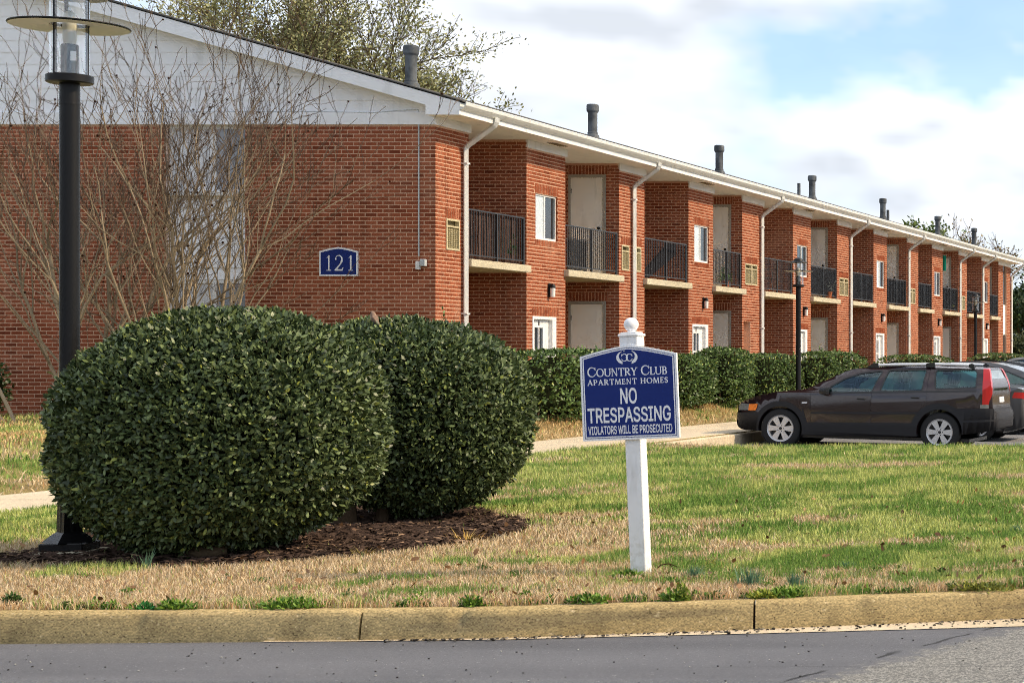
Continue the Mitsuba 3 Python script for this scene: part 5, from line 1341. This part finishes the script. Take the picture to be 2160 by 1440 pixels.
for t in np.arange(0, 0.95, 0.05): mb.box(x, x + 0.012, a + 0.75 + t, a + 0.765 + t, 3.2, 3.86)
for t in np.arange(0, 0.66, 0.05): mb.box(x + 0.012, x + 0.022, a + 0.75, a + 1.67, 3.22 + t, 3.235 + t)
put(k, mb.out(), 'black_metal')
a, b = bal(2)
k = thing('leaning_board', 'dark slanted board leaning against the wall of the third balcony', 'board')
put(k, trimesh.convex.convex_hull(np.array([[x, y, z] for x in (XF - 0.32, XF - 0.26) for y, z in ((b - 0.1, 4.1), (b - 0.1, 3.85), (a + 0.4, 3.25), (a + 0.9, 3.25), (b - 0.5, 4.1))])), 'screen_black')
a, b = bal(4)
k = thing('folded_blind', 'pale folded slats stored behind the railing of the fifth balcony', 'blind')
mb = MB()
for j in range(6): mb.box(XF - 0.40, XF - 0.37, a + 0.25 + j * 0.17, a + 0.36 + j * 0.17, 3.55, 3.98)
put(k, mb.out(), 'vent_tan')
chair('brown patio chair under the pale slats on the fifth balcony', XF - 0.5, a + 1.3, 3.19, 160, 'brown_metal')
mat('brown_metal', princ((0.06, 0.045, 0.035), 0.5, 0.4))
a, b = bal(5)
pot_plant('grey-leaved plant behind the dark screen of the balcony right of the middle lamp post', XF + 0.0 - 0.05, b - 0.7, 3.2, 90, 0.5, 0.45, 64, (srgb(70, 76, 74), srgb(150, 160, 158)), 0.07)
a, b = bal(2); chair('dark patio chair beside the slanted board on the third balcony', XF - 0.55, a + 0.5, 3.19, 60)
a, b = bal(3); pot_plant('small fern in a clay pot behind the railing of the fourth balcony', XF - 0.25, b - 0.5, 3.19, 200, 0.25, 0.3, 66, (srgb(50, 84, 40), srgb(110, 146, 80)))
a, b = bal(9)
k = thing('green_banner', 'small emerald green banner hanging above a far balcony', 'banner')
tt = np.linspace(0, 1, 9); bv = np.array([[XF - 0.36 + 0.32 * u, a + 0.7 + dy + 0.03 * math.sin(6 * u), z] for dy in (0, 0.006) for z in (4.72, 5.30) for u in tt])
bf = [[j, j + 1, j + 10, j + 9] for j in range(8)] + [[j + 18, j + 27, j + 28, j + 19] for j in range(8)]
part(k, 'cloth', (bv, np.array(bf)), 'green_cloth', smooth=True)
part(k, 'rod', MB().tube([(XF - 0.40, a + 0.7, 5.31), (XF - 0.0, a + 0.7, 5.31)], 0.012, 6).out(), 'window_white')

# ------------------------------------------------------------------ cars
mat('car_glass', {'type': 'thindielectric', 'int_ior': 1.5, 'specular_transmittance': rgb((0.58, 0.76, 0.73)), 'specular_reflectance': rgb((1, 1, 1))})
mat('tyre', princ((0.016, 0.016, 0.017), 0.75, 0.3))
mat('alloy', princ((0.62, 0.62, 0.64), 0.32, 0.5, 0.75))
mat('plastic_dark', princ((0.022, 0.022, 0.025), 0.6, 0.22))
mat('trim_black', princ((0.012, 0.012, 0.013), 0.3, 0.5))
mat('red_lens', princ((0.42, 0.007, 0.009), 0.15, 0.6, clearcoat=0.6))
mat('amber_lens', princ((0.80, 0.20, 0.03), 0.12, 0.6, clearcoat=0.6))
mat('clear_lens', princ((0.22, 0.23, 0.24), 0.12, 0.7, 0.3))
mat('chrome', princ((0.85, 0.85, 0.87), 0.35, 0.5, 0.4))
mat('seat_cloth', princ((0.40, 0.40, 0.38), 0.8, 0.3))
mat('plate_white', princ((0.6, 0.6, 0.62), 0.4, 0.4))
def car_paint(name, c): return mat(name, two({'type': 'principled', 'base_color': rgb(c), 'roughness': 0.10, 'specular': 0.5, 'metallic': 0.0, 'clearcoat': 1.0, 'clearcoat_gloss': 0.95}))


car_paint('paint_maroon', (0.020, 0.0095, 0.010)); car_paint('paint_graphite', (0.06, 0.062, 0.068)); car_paint('paint_silver', (0.36, 0.37, 0.39)); car_paint('paint_black', (0.012, 0.013, 0.016)); car_paint('paint_grey', (0.16, 0.165, 0.17)); car_paint('paint_red', (0.20, 0.02, 0.022))


def smooth_poly(pts, k=1):
    p = np.array(pts, float)
    for _ in range(k):
        q = np.roll(p, -1, 0); p = np.stack([0.75 * p + 0.25 * q, 0.25 * p + 0.75 * q], 1).reshape(-1, 2)
    return sg.Polygon(p).buffer(0)


def rnd(w): return sg.Polygon(w).buffer(0).buffer(-0.022).buffer(0.022, 6)


HALF = {-1: (-1.3, -0.001), 1: (0.001, 1.3)}


class Car:
    """a car body as the intersection of its side, plan and front outlines; u runs from the nose back, v across, h up"""
    def __init__(s, side, L, Hh, belt, W=1.86, roofw=1.22, k=1):
        s.L, s.W, s.H = L, W, Hh
        s.side = smooth_poly(side, k)
        a = W / 2
        s.plan = smooth_poly([(0.0, -0.30), (0.02, -0.62), (0.22, -a * 0.90), (0.75, -a * 0.985), (1.6, -a), (L - 1.2, -a), (L - 0.45, -a * 0.97), (L - 0.08, -a * 0.86), (L, -0.55), (L + 0.02, 0), (L, 0.55), (L - 0.08, a * 0.86), (L - 0.45, a * 0.97), (L - 1.2, a), (1.6, a), (0.75, a * 0.985), (0.22, a * 0.90), (0.02, 0.62), (0.0, 0.30), (-0.02, 0)], 2)
        r = roofw / 2
        hw = [(0.10, a * 0.90), (0.25, a * 0.97), (0.45, a), (0.62, a), (belt - 0.12, a * 0.985), (belt, a * 0.955), (belt + 0.03, a * 0.94), ((belt + Hh) / 2, (a * 0.94 + r) / 2 + 0.02), (Hh - 0.10, r + 0.045), (Hh - 0.03, r - 0.02), (Hh - 0.005, r - 0.14), (Hh + 0.012, 0.25)]
        s.hw = hw
        s.front = sg.Polygon([(w, h) for h, w in hw] + [(-w, h) for h, w in hw[::-1]])
        s.outer = s.body(0)

    def half(s, h): return float(np.interp(h, [q[0] for q in s.hw], [q[1] for q in s.hw]))

    def flank(s, t):
        """the space within t of the car's flanks"""
        o = None
        for sg_ in (-1, 1):
            p = [(sg_ * (w + 0.05), h) for h, w in s.hw] + [(sg_ * max(0.05, w - t), h) for h, w in s.hw[::-1]]
            m = m3.CrossSection([np.array(p)], m3.FillRule.NonZero).extrude(s.L + 2).transform(np.array([[0, 0, 1, -1], [1, 0, 0, 0], [0, 1, 0, 0]], float)) if sg_ > 0 else m3.CrossSection([np.array(p)[::-1]], m3.FillRule.NonZero).extrude(s.L + 2).transform(np.array([[0, 0, 1, -1], [1, 0, 0, 0], [0, 1, 0, 0]], float))
            o = m if o is None else o + m
        return o

    def prism(s, poly, v0, v1):
        gs = [g for g in getattr(poly, 'geoms', [poly])]
        cs = m3.CrossSection([np.array(g.exterior.coords)[:-1] for g in gs], m3.FillRule.NonZero)
        return cs.extrude(v1 - v0).transform(np.array([[1, 0, 0, 0], [0, 0, -1, v1], [0, 1, 0, 0]], float))

    def body(s, d):
        a = s.prism(s.side.buffer(d), -1.2, 1.2)
        b = m3.CrossSection([np.array(s.plan.buffer(d).exterior.coords)[:-1]], m3.FillRule.NonZero).extrude(3).translate([0, 0, -0.5])
        c = m3.CrossSection([np.array(s.front.buffer(d).exterior.coords)[:-1]], m3.FillRule.NonZero).extrude(s.L + 2).transform(np.array([[0, 0, 1, -1], [1, 0, 0, 0], [0, 1, 0, 0]], float))
        return a ^ b ^ c

    def skin(s, poly, out=0.006, v=(-1.2, 1.2), inn=0.03):
        return (s.body(out) - s.body(-inn)) ^ s.prism(poly, *v)


def wheel(k, W, u, v, h, r, side, spokes=6, label=None, rim='alloy'):
    """side: -1 = the face looks towards -v"""
    kk = key(f'{k}__wheel'); w = 0.215
    M = frame([u, v, h], [1, 0, 0], [0, 0, 1], [0, -1, 0]) if side < 0 else frame([u, v, h], [-1, 0, 0], [0, 0, 1], [0, 1, 0])
    def P(mesh, b, name=None, sm=False):
        t = trimesh.Trimesh(*meshkit.arrays(mesh)[:2], process=False).apply_transform(M)
        if name is None: put(kk, t, b, sm, world=W)
        else: part(kk, name, t, b, sm, world=W)
    rr = r * 0.665
    P(lathe([(rr - 0.01, -w), (r - 0.03, -w), (r - 0.006, -w + 0.02), (r, -w + 0.05), (r, -0.05), (r - 0.008, -0.02), (r - 0.035, -0.002), (rr + 0.015, 0.004), (rr - 0.004, -0.006), (rr - 0.012, -0.03)], 48), 'tyre', None, 35)
    P(lathe([(rr - 0.035, -0.10), (rr - 0.022, -0.03), (rr - 0.012, -0.006), (rr, 0.002), (rr + 0.004, -0.004)], 48), rim, 'rim', 35)
    P(lathe([(0.0, -0.115), (rr - 0.02, -0.11), (rr - 0.02, -0.1)], 32), 'trim_black', 'brake_disc')
    disc = sg.Point(0, 0).buffer(rr - 0.015, 32)
    for j in range(spokes):
        a = 2 * math.pi * (j + 0.5) / spokes; ca, sa = math.cos(a), math.sin(a)
        def pt(rad, t): return (rad * ca - t * sa, rad * sa + t * ca)
        disc = disc.difference(sg.Polygon([pt(0.075, 0.004), pt(rr - 0.035, rr * 0.23), pt(rr - 0.030, 0), pt(rr - 0.035, -rr * 0.23), pt(0.075, -0.004)]))
    P(extrude(disc, 0.03).apply_translation([0, 0, -0.045]), rim, 'spokes')
    nuts = MB().add(*lathe([(0.028, -0.02), (0.026, -0.008), (0, -0.006)], 16))
    for j in range(5): nuts.add(*lathe([(0.010, -0.02), (0.010, -0.012), (0, -0.012)], 8, (0.052 * math.cos(j * 1.2566), 0.052 * math.sin(j * 1.2566), 0)))
    P(nuts.out(), 'trim_black', 'hub_cap')


def build_car(label, cat_label, side, L, Hh, belt, wins, arches, wr, paint, place, tail, head, amber=None, roofw=1.22, W=1.86, glass_front=None, glass_rear=None, seams=(), clad=None, extras=None, spokes=6, pitch=0.0, trims=True, tail_v=0.4, back_tail=None):
    c = Car(side, L, Hh, belt, W, roofw)
    k = thing('parked_car', label, 'car')
    Wd = T().translate(place).rotate([0, 1, 0], pitch).translate([0, W / 2, 0])
    cav = c.prism(sg.Polygon([q for w in wins for q in w]).convex_hull.buffer(0.06).union(sg.box(0, 0, 0, 0)).intersection(c.side.buffer(-0.05)), -1, 1) ^ c.body(-0.05)
    body = c.outer - cav
    arch = None
    for (u, h, ra) in arches:
        for v0, v1 in ((-1.2, -0.48), (0.48, 1.2)):
            cy = c.prism(sg.Point(u, h).buffer(ra, 24), v0, v1); arch = cy if arch is None else arch + cy
    body = body - arch
    shell = c.body(0.02) - c.body(-0.07)
    for w in wins: body = body - (shell ^ c.prism(rnd(w), -1.2, 1.2))
    for gq in (glass_front, glass_rear):
        if gq: body = body - c.prism(sg.Polygon(gq), -roofw / 2 + 0.03, roofw / 2 - 0.03)
    groove = c.body(0.02) - c.body(-0.010)
    for sm in seams: body = body - (groove ^ c.prism(sg.LineString(sm).buffer(0.0045), -1.2, 1.2))
    part(k, 'body', body, paint, 28, world=Wd)
    thin = c.body(-0.008) - c.body(-0.0125)
    for w in wins:
        for s in (-1, 1): part(k, 'window', thin ^ c.prism(rnd(w), *HALF[s]), 'car_glass', world=Wd)
    for gq, nm in ((glass_front, 'windscreen'), (glass_rear, 'rear_window')):
        if gq: part(k, nm, thin ^ c.prism(sg.Polygon(gq), -roofw / 2 + 0.03, roofw / 2 - 0.03), 'car_glass', world=Wd)
    if trims:
        for w in wins:
            ring = rnd(w).buffer(0.022).difference(rnd(w).buffer(-0.004))
            rg_ = c.prism(rnd(w).buffer(0.022), -1.2, 1.2) - c.prism(rnd(w).buffer(-0.004), -1.3, 1.3)
            for s in (-1, 1): part(k, 'window_trim', (c.body(0.003) - c.body(-0.01)) ^ rg_ ^ mcube(-1, 7, min(HALF[s]), max(HALF[s]), -1, 3), 'trim_black', world=Wd)
    for s in (-1, 1):
        def lens(poly, v, o): return (c.body(o) - c.body(-0.03)) ^ c.prism(sg.Polygon(poly), *sorted((s * 1.2, s * v)))
        part(k, 'tail_light', lens(tail, 0.3, 0.006) ^ c.flank(tail_v), 'red_lens', 30, world=Wd)
        part(k, 'headlight', lens(head, 0.45, 0.005), 'clear_lens', 30, world=Wd)
        if amber: part(k, 'turn_signal', lens(amber, 0.5, 0.0075), 'amber_lens', 30, world=Wd)
    if clad is not None:
        reg = None
        for g in clad:
            p = c.prism(g, -1.2, 1.2); reg = p if reg is None else reg + p
        part(k, 'cladding', ((c.body(0.012) - c.body(-0.04)) ^ reg) - arch, 'plastic_dark', 30, world=Wd)
    for (u, h, ra) in arches:
        wheel(k, Wd, u, -W / 2 + 0.035, h, wr, -1, spokes)
        wheel(k, Wd, u, W / 2 - 0.035, h, wr, 1, spokes)
    # seats
    um = [np.mean([q[0] for q in w]) for w in wins]
    seats = MB()
    for u, vs in ((um[0] + 0.35, (-0.36, 0.36)), (um[min(1, len(um) - 1)] + 0.45, (-0.4, 0.0, 0.4))):
        for v in vs:
            seats.mesh(trimesh.convex.convex_hull(np.array([[u + du, v + dv, h] for du, h in ((0, 0.55), (0.14, 0.55), (0.14, belt + 0.12), (0.24, belt + 0.12)) for dv in (-0.22, 0.22)])))
            seats.mesh(trimesh.convex.convex_hull(np.array([[u + du, v + dv, h] for du, h in ((0.18, belt + 0.14), (0.27, belt + 0.14), (0.20, belt + 0.31), (0.29, belt + 0.31)) for dv in (-0.12, 0.12)])))
    part(k, 'seats', seats.out(), 'seat_cloth', world=Wd)
    a = np.linspace(0, 2 * np.pi, 25)
    part(k, 'steering_wheel', MB().tube(np.stack([um[0] - 0.15 + 0.06 * np.sin(a), -0.36 + 0.18 * np.cos(a), belt + 0.02 + 0.17 * np.sin(a)], 1), 0.014, 6).out(), 'trim_black', world=Wd)
    part(k, 'floor_pan', box(0.5, L - 0.5, -W / 2 + 0.2, W / 2 - 0.2, 0.18, 0.24), 'trim_black', world=Wd)
    if extras: extras(k, c, Wd)
    return k


def uh(px, py):
    if px > 1995: px = 1995 + (px - 1995) * 0.80
    if px < 1590: px = 1590 - (1590 - px) * 1.25
    return ((px - 1536) / 121.6, (943 + (px - 1643) * 0.0327 - py) / 121.6)
def uhs(*p): return [uh(*q) for q in p]


sil = uhs((1597, 906), (1567, 905), (1553, 897), (1547, 884), (1547.5, 872), (1550.5, 862), (1555, 852), (1563, 845.5), (1580, 838), (1606, 830), (1637, 825), (1672, 821.8), (1690, 821.5), (1714, 811), (1748, 794), (1780, 779), (1804, 775), (1840, 773), (1900, 772), (1980, 772), (2040, 773), (2075, 774.5), (2089, 776.5), (2096, 788), (2105, 813), (2107.5, 832), (2109, 850), (2111, 866), (2119, 871), (2124, 878), (2125.5, 886), (2124, 898), (2119, 904), (2100, 908), (2060, 913), (2000, 917), (1925, 919), (1850, 918.5), (1700, 916), (1640, 912))
wins = [uhs((1741, 826), (1747, 815), (1772, 799), (1806, 787), (1846, 782.5), (1848, 783), (1832.5, 826)), uhs((1852, 824.5), (1852, 822), (1862, 782), (1866, 781), (1939, 780.5), (1940, 781.5), (1938, 823)), uhs((1967, 819), (1961, 784), (1964, 781), (2056, 781.8), (2061, 786), (2065, 817))]
fa, ra_ = uh(1643, 902.7), uh(1979, 911)
clad = [sg.Polygon(uhs((1530, 871), (1606, 867.5), (1616, 925), (1530, 925))), sg.Polygon(uhs((1690, 889.5), (1938, 891.5), (1938, 930), (1690, 930))), sg.Polygon(uhs((2020, 861.5), (2135, 861), (2135, 930), (2020, 930))),
        sg.Point(*fa).buffer(0.475, 24), sg.Point(*ra_).buffer(0.505, 24), sg.Polygon(uhs((1690, 860), (1700, 890), (1706, 925), (1680, 925)))]


def wagon_extras(k, c, Wd):
    P = lambda name, mesh, b, sm=False, parent=k: part(parent, name, mesh, b, sm, world=Wd)
    # rub strips on the doors, the belt line
    for s in (-1, 1):
        P('rub_strip', c.skin(sg.Polygon(uhs((1708, 868), (1932, 868.6), (1932, 872.6), (1708, 871.6))), 0.016, HALF[s]), 'plastic_dark')
        P('belt_trim', c.skin(sg.Polygon(uhs((1740, 826.2), (2068, 822), (2068, 825.6), (1740, 829.6))), 0.007, HALF[s]), 'trim_black')
        P('fender_badge', c.skin(sg.Polygon(uhs((1688, 847), (1699, 846.5), (1699, 850), (1688, 850.5))), 0.005, HALF[s], inn=0.004), 'alloy')
    P('grille', c.skin(sg.Polygon(uhs((1540, 853), (1560, 850), (1560, 868), (1540, 868))), 0.006, (-0.42, 0.42)), 'trim_black')
    for s in (-1, 1):
        for (u0, h0), (u1, h1) in ((uh(1804, 841.5), uh(1821, 839.5)), (uh(1917.5, 839), uh(1935, 837))):
            w = c.half(h0)
            P('door_handle', cbox(u0, u1, s * w - 0.022, s * w + 0.022, h0 - 0.004, h0 + 0.024, 0.008), 'trim_black')
        um_, hm = uh(1737, 824)
        w = c.half(hm)
        mm = trimesh.convex.convex_hull(np.array([[um_ + a_, s * (w + b_), hm + d_] for a_, b_, d_ in ((-0.075, 0.06, -0.05), (-0.075, 0.06, 0.05), (-0.02, 0.05, 0.075), (0.07, 0.06, 0.065), (0.07, 0.06, -0.06), (-0.06, 0.19, -0.04), (-0.06, 0.19, 0.04), (0.06, 0.2, 0.055), (0.06, 0.2, -0.05), (0.0, 0.21, 0.0), (-0.01, 0.19, 0.06), (-0.01, 0.19, -0.06))]))
        P('wing_mirror', MB().mesh(mm).mesh(cbox(um_ - 0.03, um_ + 0.05, min(s * (w - 0.03), s * (w + 0.07)), max(s * (w - 0.03), s * (w + 0.07)), hm - 0.045, hm - 0.015, 0.005)).out(), 'trim_black', 30)
        # roof rail: bars on black feet
        vr = s * 0.60
        def rail(p0, p1, b, name, t=0.024, up=0.0):
            (ua, ha), (ub, hb_) = uh(*p0), uh(*p1)
            P(name, MB().tube([(ua, vr, ha), ((ua + ub) / 2, vr, (ha + hb_) / 2 + 0.004), (ub, vr, hb_)], t, 10).out(), b, 40)
        rail((1836, 769.4), (1938, 767.4), 'chrome', 'roof_rail'); rail((1957, 767.6), (2040, 769.2), 'chrome', 'roof_rail')
        for p0, p1 in (((1815, 773), (1837, 769)), ((1938, 767.6), (1957, 767.6)), ((2038, 769), (2053, 772))):
            (ua, ha), (ub, hb_) = uh(*p0), uh(*p1)
            P('rail_foot', trimesh.convex.convex_hull(np.array([[u_, vr + d_, h_] for u_, h_ in ((ua, ha + 0.008), (ua, ha - 0.05), (ub, hb_ + 0.024), (ub, hb_ - 0.06), ((ua + ub) / 2, max(ha, hb_) + 0.026)) for d_ in (-0.024, 0.024)])), 'trim_black', 30)
    lo = uhs((2079, 853), (2100, 853), (2101, 861), (2079, 861))
    for s in (-1, 1): P('reversing_light', (c.body(0.007) - c.body(-0.03)) ^ c.prism(sg.Polygon(lo), *sorted((s * 1.2, s * 0.72))), 'clear_lens')
    P('bumper_trim', c.skin(sg.Polygon(uhs((2036, 886.5), (2135, 884), (2135, 888.5), (2036, 890.5))), 0.018), 'plastic_dark')
    P('number_plate', c.skin(sg.Polygon(uhs((2095, 838), (2130, 838), (2130, 850), (2095, 850))), 0.008, (-0.2, 0.2), 0.02), 'plate_white')
    u_, h_ = uh(1683, 820); P('wiper', MB().tube([(u_, -0.4, h_ + 0.015), (u_ + 0.09, 0.0, h_ + 0.03), (u_ + 0.12, 0.4, h_ + 0.03)], 0.009, 5).out(), 'trim_black')


xf = (1536 - VX) * 32.05 / F
build_car('dark maroon estate car with grey cladding, roof rails and six-spoke alloy wheels, nearest the lawn', 'car', sil, uh(2125.5, 880)[0], uh(1960, 771.5)[1], uh(1900, 825)[1], wins, [(fa[0], fa[1], 0.385), (ra_[0], ra_[1], 0.395)], 0.345, 'paint_maroon',
          [float(xf), 32.05, H - (943 - VY) / 121.6 + 96 * 0.0327 / 121.6 - 0.0], [*uhs((2076, 776.5), (2094, 776.5), (2102, 800), (2110, 830), (2112, 854), (2084, 854), (2084, 826), (2081, 800))], uhs((1556, 854), (1564, 850), (1580, 851.5), (1578, 864), (1555, 864.5)), amber=uhs((1577, 852), (1593, 850.5), (1591.5, 859), (1589, 864.5), (1576, 865)),
          glass_front=uhs((1696, 815), (1778, 774), (1792, 780), (1706, 826)), glass_rear=uhs((2094, 780), (2104, 812), (2107, 824), (2092, 826), (2082, 782)), seams=[uhs((1706, 829), (1706, 866), (1709, 905)), uhs((1834, 829), (1833, 850), (1836, 905)), uhs((1948, 768), (1949, 826), (1950, 846), (1938, 862))], clad=clad, extras=wagon_extras, pitch=math.degrees(math.atan(0.0327)) , tail_v=0.10)

SED = [(0.35, 0.20), (0.08, 0.24), (0.0, 0.42), (0.02, 0.60), (0.12, 0.70), (0.85, 0.84), (1.30, 0.91), (1.95, 1.33), (2.35, 1.435), (2.9, 1.44), (3.35, 1.36), (3.95, 1.10), (4.45, 1.06), (4.62, 1.02), (4.68, 0.80), (4.74, 0.60), (4.72, 0.40), (4.55, 0.26), (4.2, 0.20)]
SEDW = [[(1.55, 0.94), (2.02, 1.27), (2.45, 1.35), (2.47, 0.95)], [(2.55, 0.95), (2.53, 1.35), (2.95, 1.35), (3.35, 1.23), (3.62, 1.06), (3.6, 1.0)]]
SUV = [(0.35, 0.22), (0.08, 0.28), (0.0, 0.50), (0.02, 0.75), (0.15, 0.92), (0.85, 1.02), (1.22, 1.08), (1.85, 1.50), (2.2, 1.60), (3.2, 1.63), (3.95, 1.58), (4.25, 1.50), (4.45, 1.10), (4.52, 0.75), (4.58, 0.58), (4.55, 0.36), (4.3, 0.24)]
SUVW = [[(1.45, 1.10), (1.92, 1.46), (2.35, 1.53), (2.38, 1.08)], [(2.46, 1.08), (2.44, 1.53), (3.15, 1.53), (3.18, 1.09)], [(3.28, 1.10), (3.25, 1.53), (3.9, 1.48), (4.1, 1.14)]]
HAT = [(0.35, 0.20), (0.08, 0.24), (0.0, 0.42), (0.02, 0.62), (0.12, 0.74), (0.85, 0.90), (1.15, 0.97), (1.95, 1.40), (2.4, 1.51), (3.0, 1.52), (3.6, 1.42), (4.25, 1.16), (4.42, 1.08), (4.5, 0.80), (4.56, 0.58), (4.53, 0.38), (4.35, 0.24)]
HATW = [[(1.5, 1.0), (2.02, 1.35), (2.45, 1.43), (2.48, 1.0)], [(2.56, 1.0), (2.54, 1.43), (3.0, 1.43), (3.5, 1.31), (4.0, 1.12), (3.9, 1.06)]]
def other(label, side, w, paint, xr, y, Hh, belt, sc=1.0, tl=None):
    L = max(q[0] for q in side)
    t = tl or [(L - 0.34, 0.86), (L - 0.02, 0.84), (L + 0.1, 0.84), (L + 0.1, 0.96), (L - 0.30, 0.97)]
    build_car(label, 'car', side, L - 0.02, Hh, belt, w, [(0.92, 0.33, 0.37), (L - 0.98, 0.33, 0.37)], 0.325, paint, [xr - L, y, float(lot_z(xr - L + 0.9)) + 0.005], t, [(0.02, 0.60), (0.5, 0.72), (0.45, 0.82), (0.0, 0.76)], roofw=1.16, W=1.80,
              glass_front=None, glass_rear=None, seams=[], pitch=1.37, spokes=10, tail_v=0.22)
other('grey saloon mostly hidden behind the maroon estate, red tail light showing', SED, SEDW, 'paint_graphite', -6.60, 35.2, 1.445, 0.94)
other('graphite sloping-backed car in the third parking bay, cut by the right edge', HAT, HATW, 'paint_graphite', -6.62, 38.3, 1.52, 1.0, tl=[(4.05, 0.92), (4.4, 0.86), (4.6, 0.86), (4.6, 1.08), (4.1, 1.10)])
other('black car whose roof shows just above the graphite car', HAT, HATW, 'paint_black', -6.7, 41.6, 1.52, 1.0)
other('grey tall car with pale roof behind the black roof', SUV, SUVW, 'paint_grey', -6.8, 47.3, 1.63, 1.08)
other('red tall car farthest along the parking row', SUV, SUVW, 'paint_red', -6.9, 53.4, 1.63, 1.08)
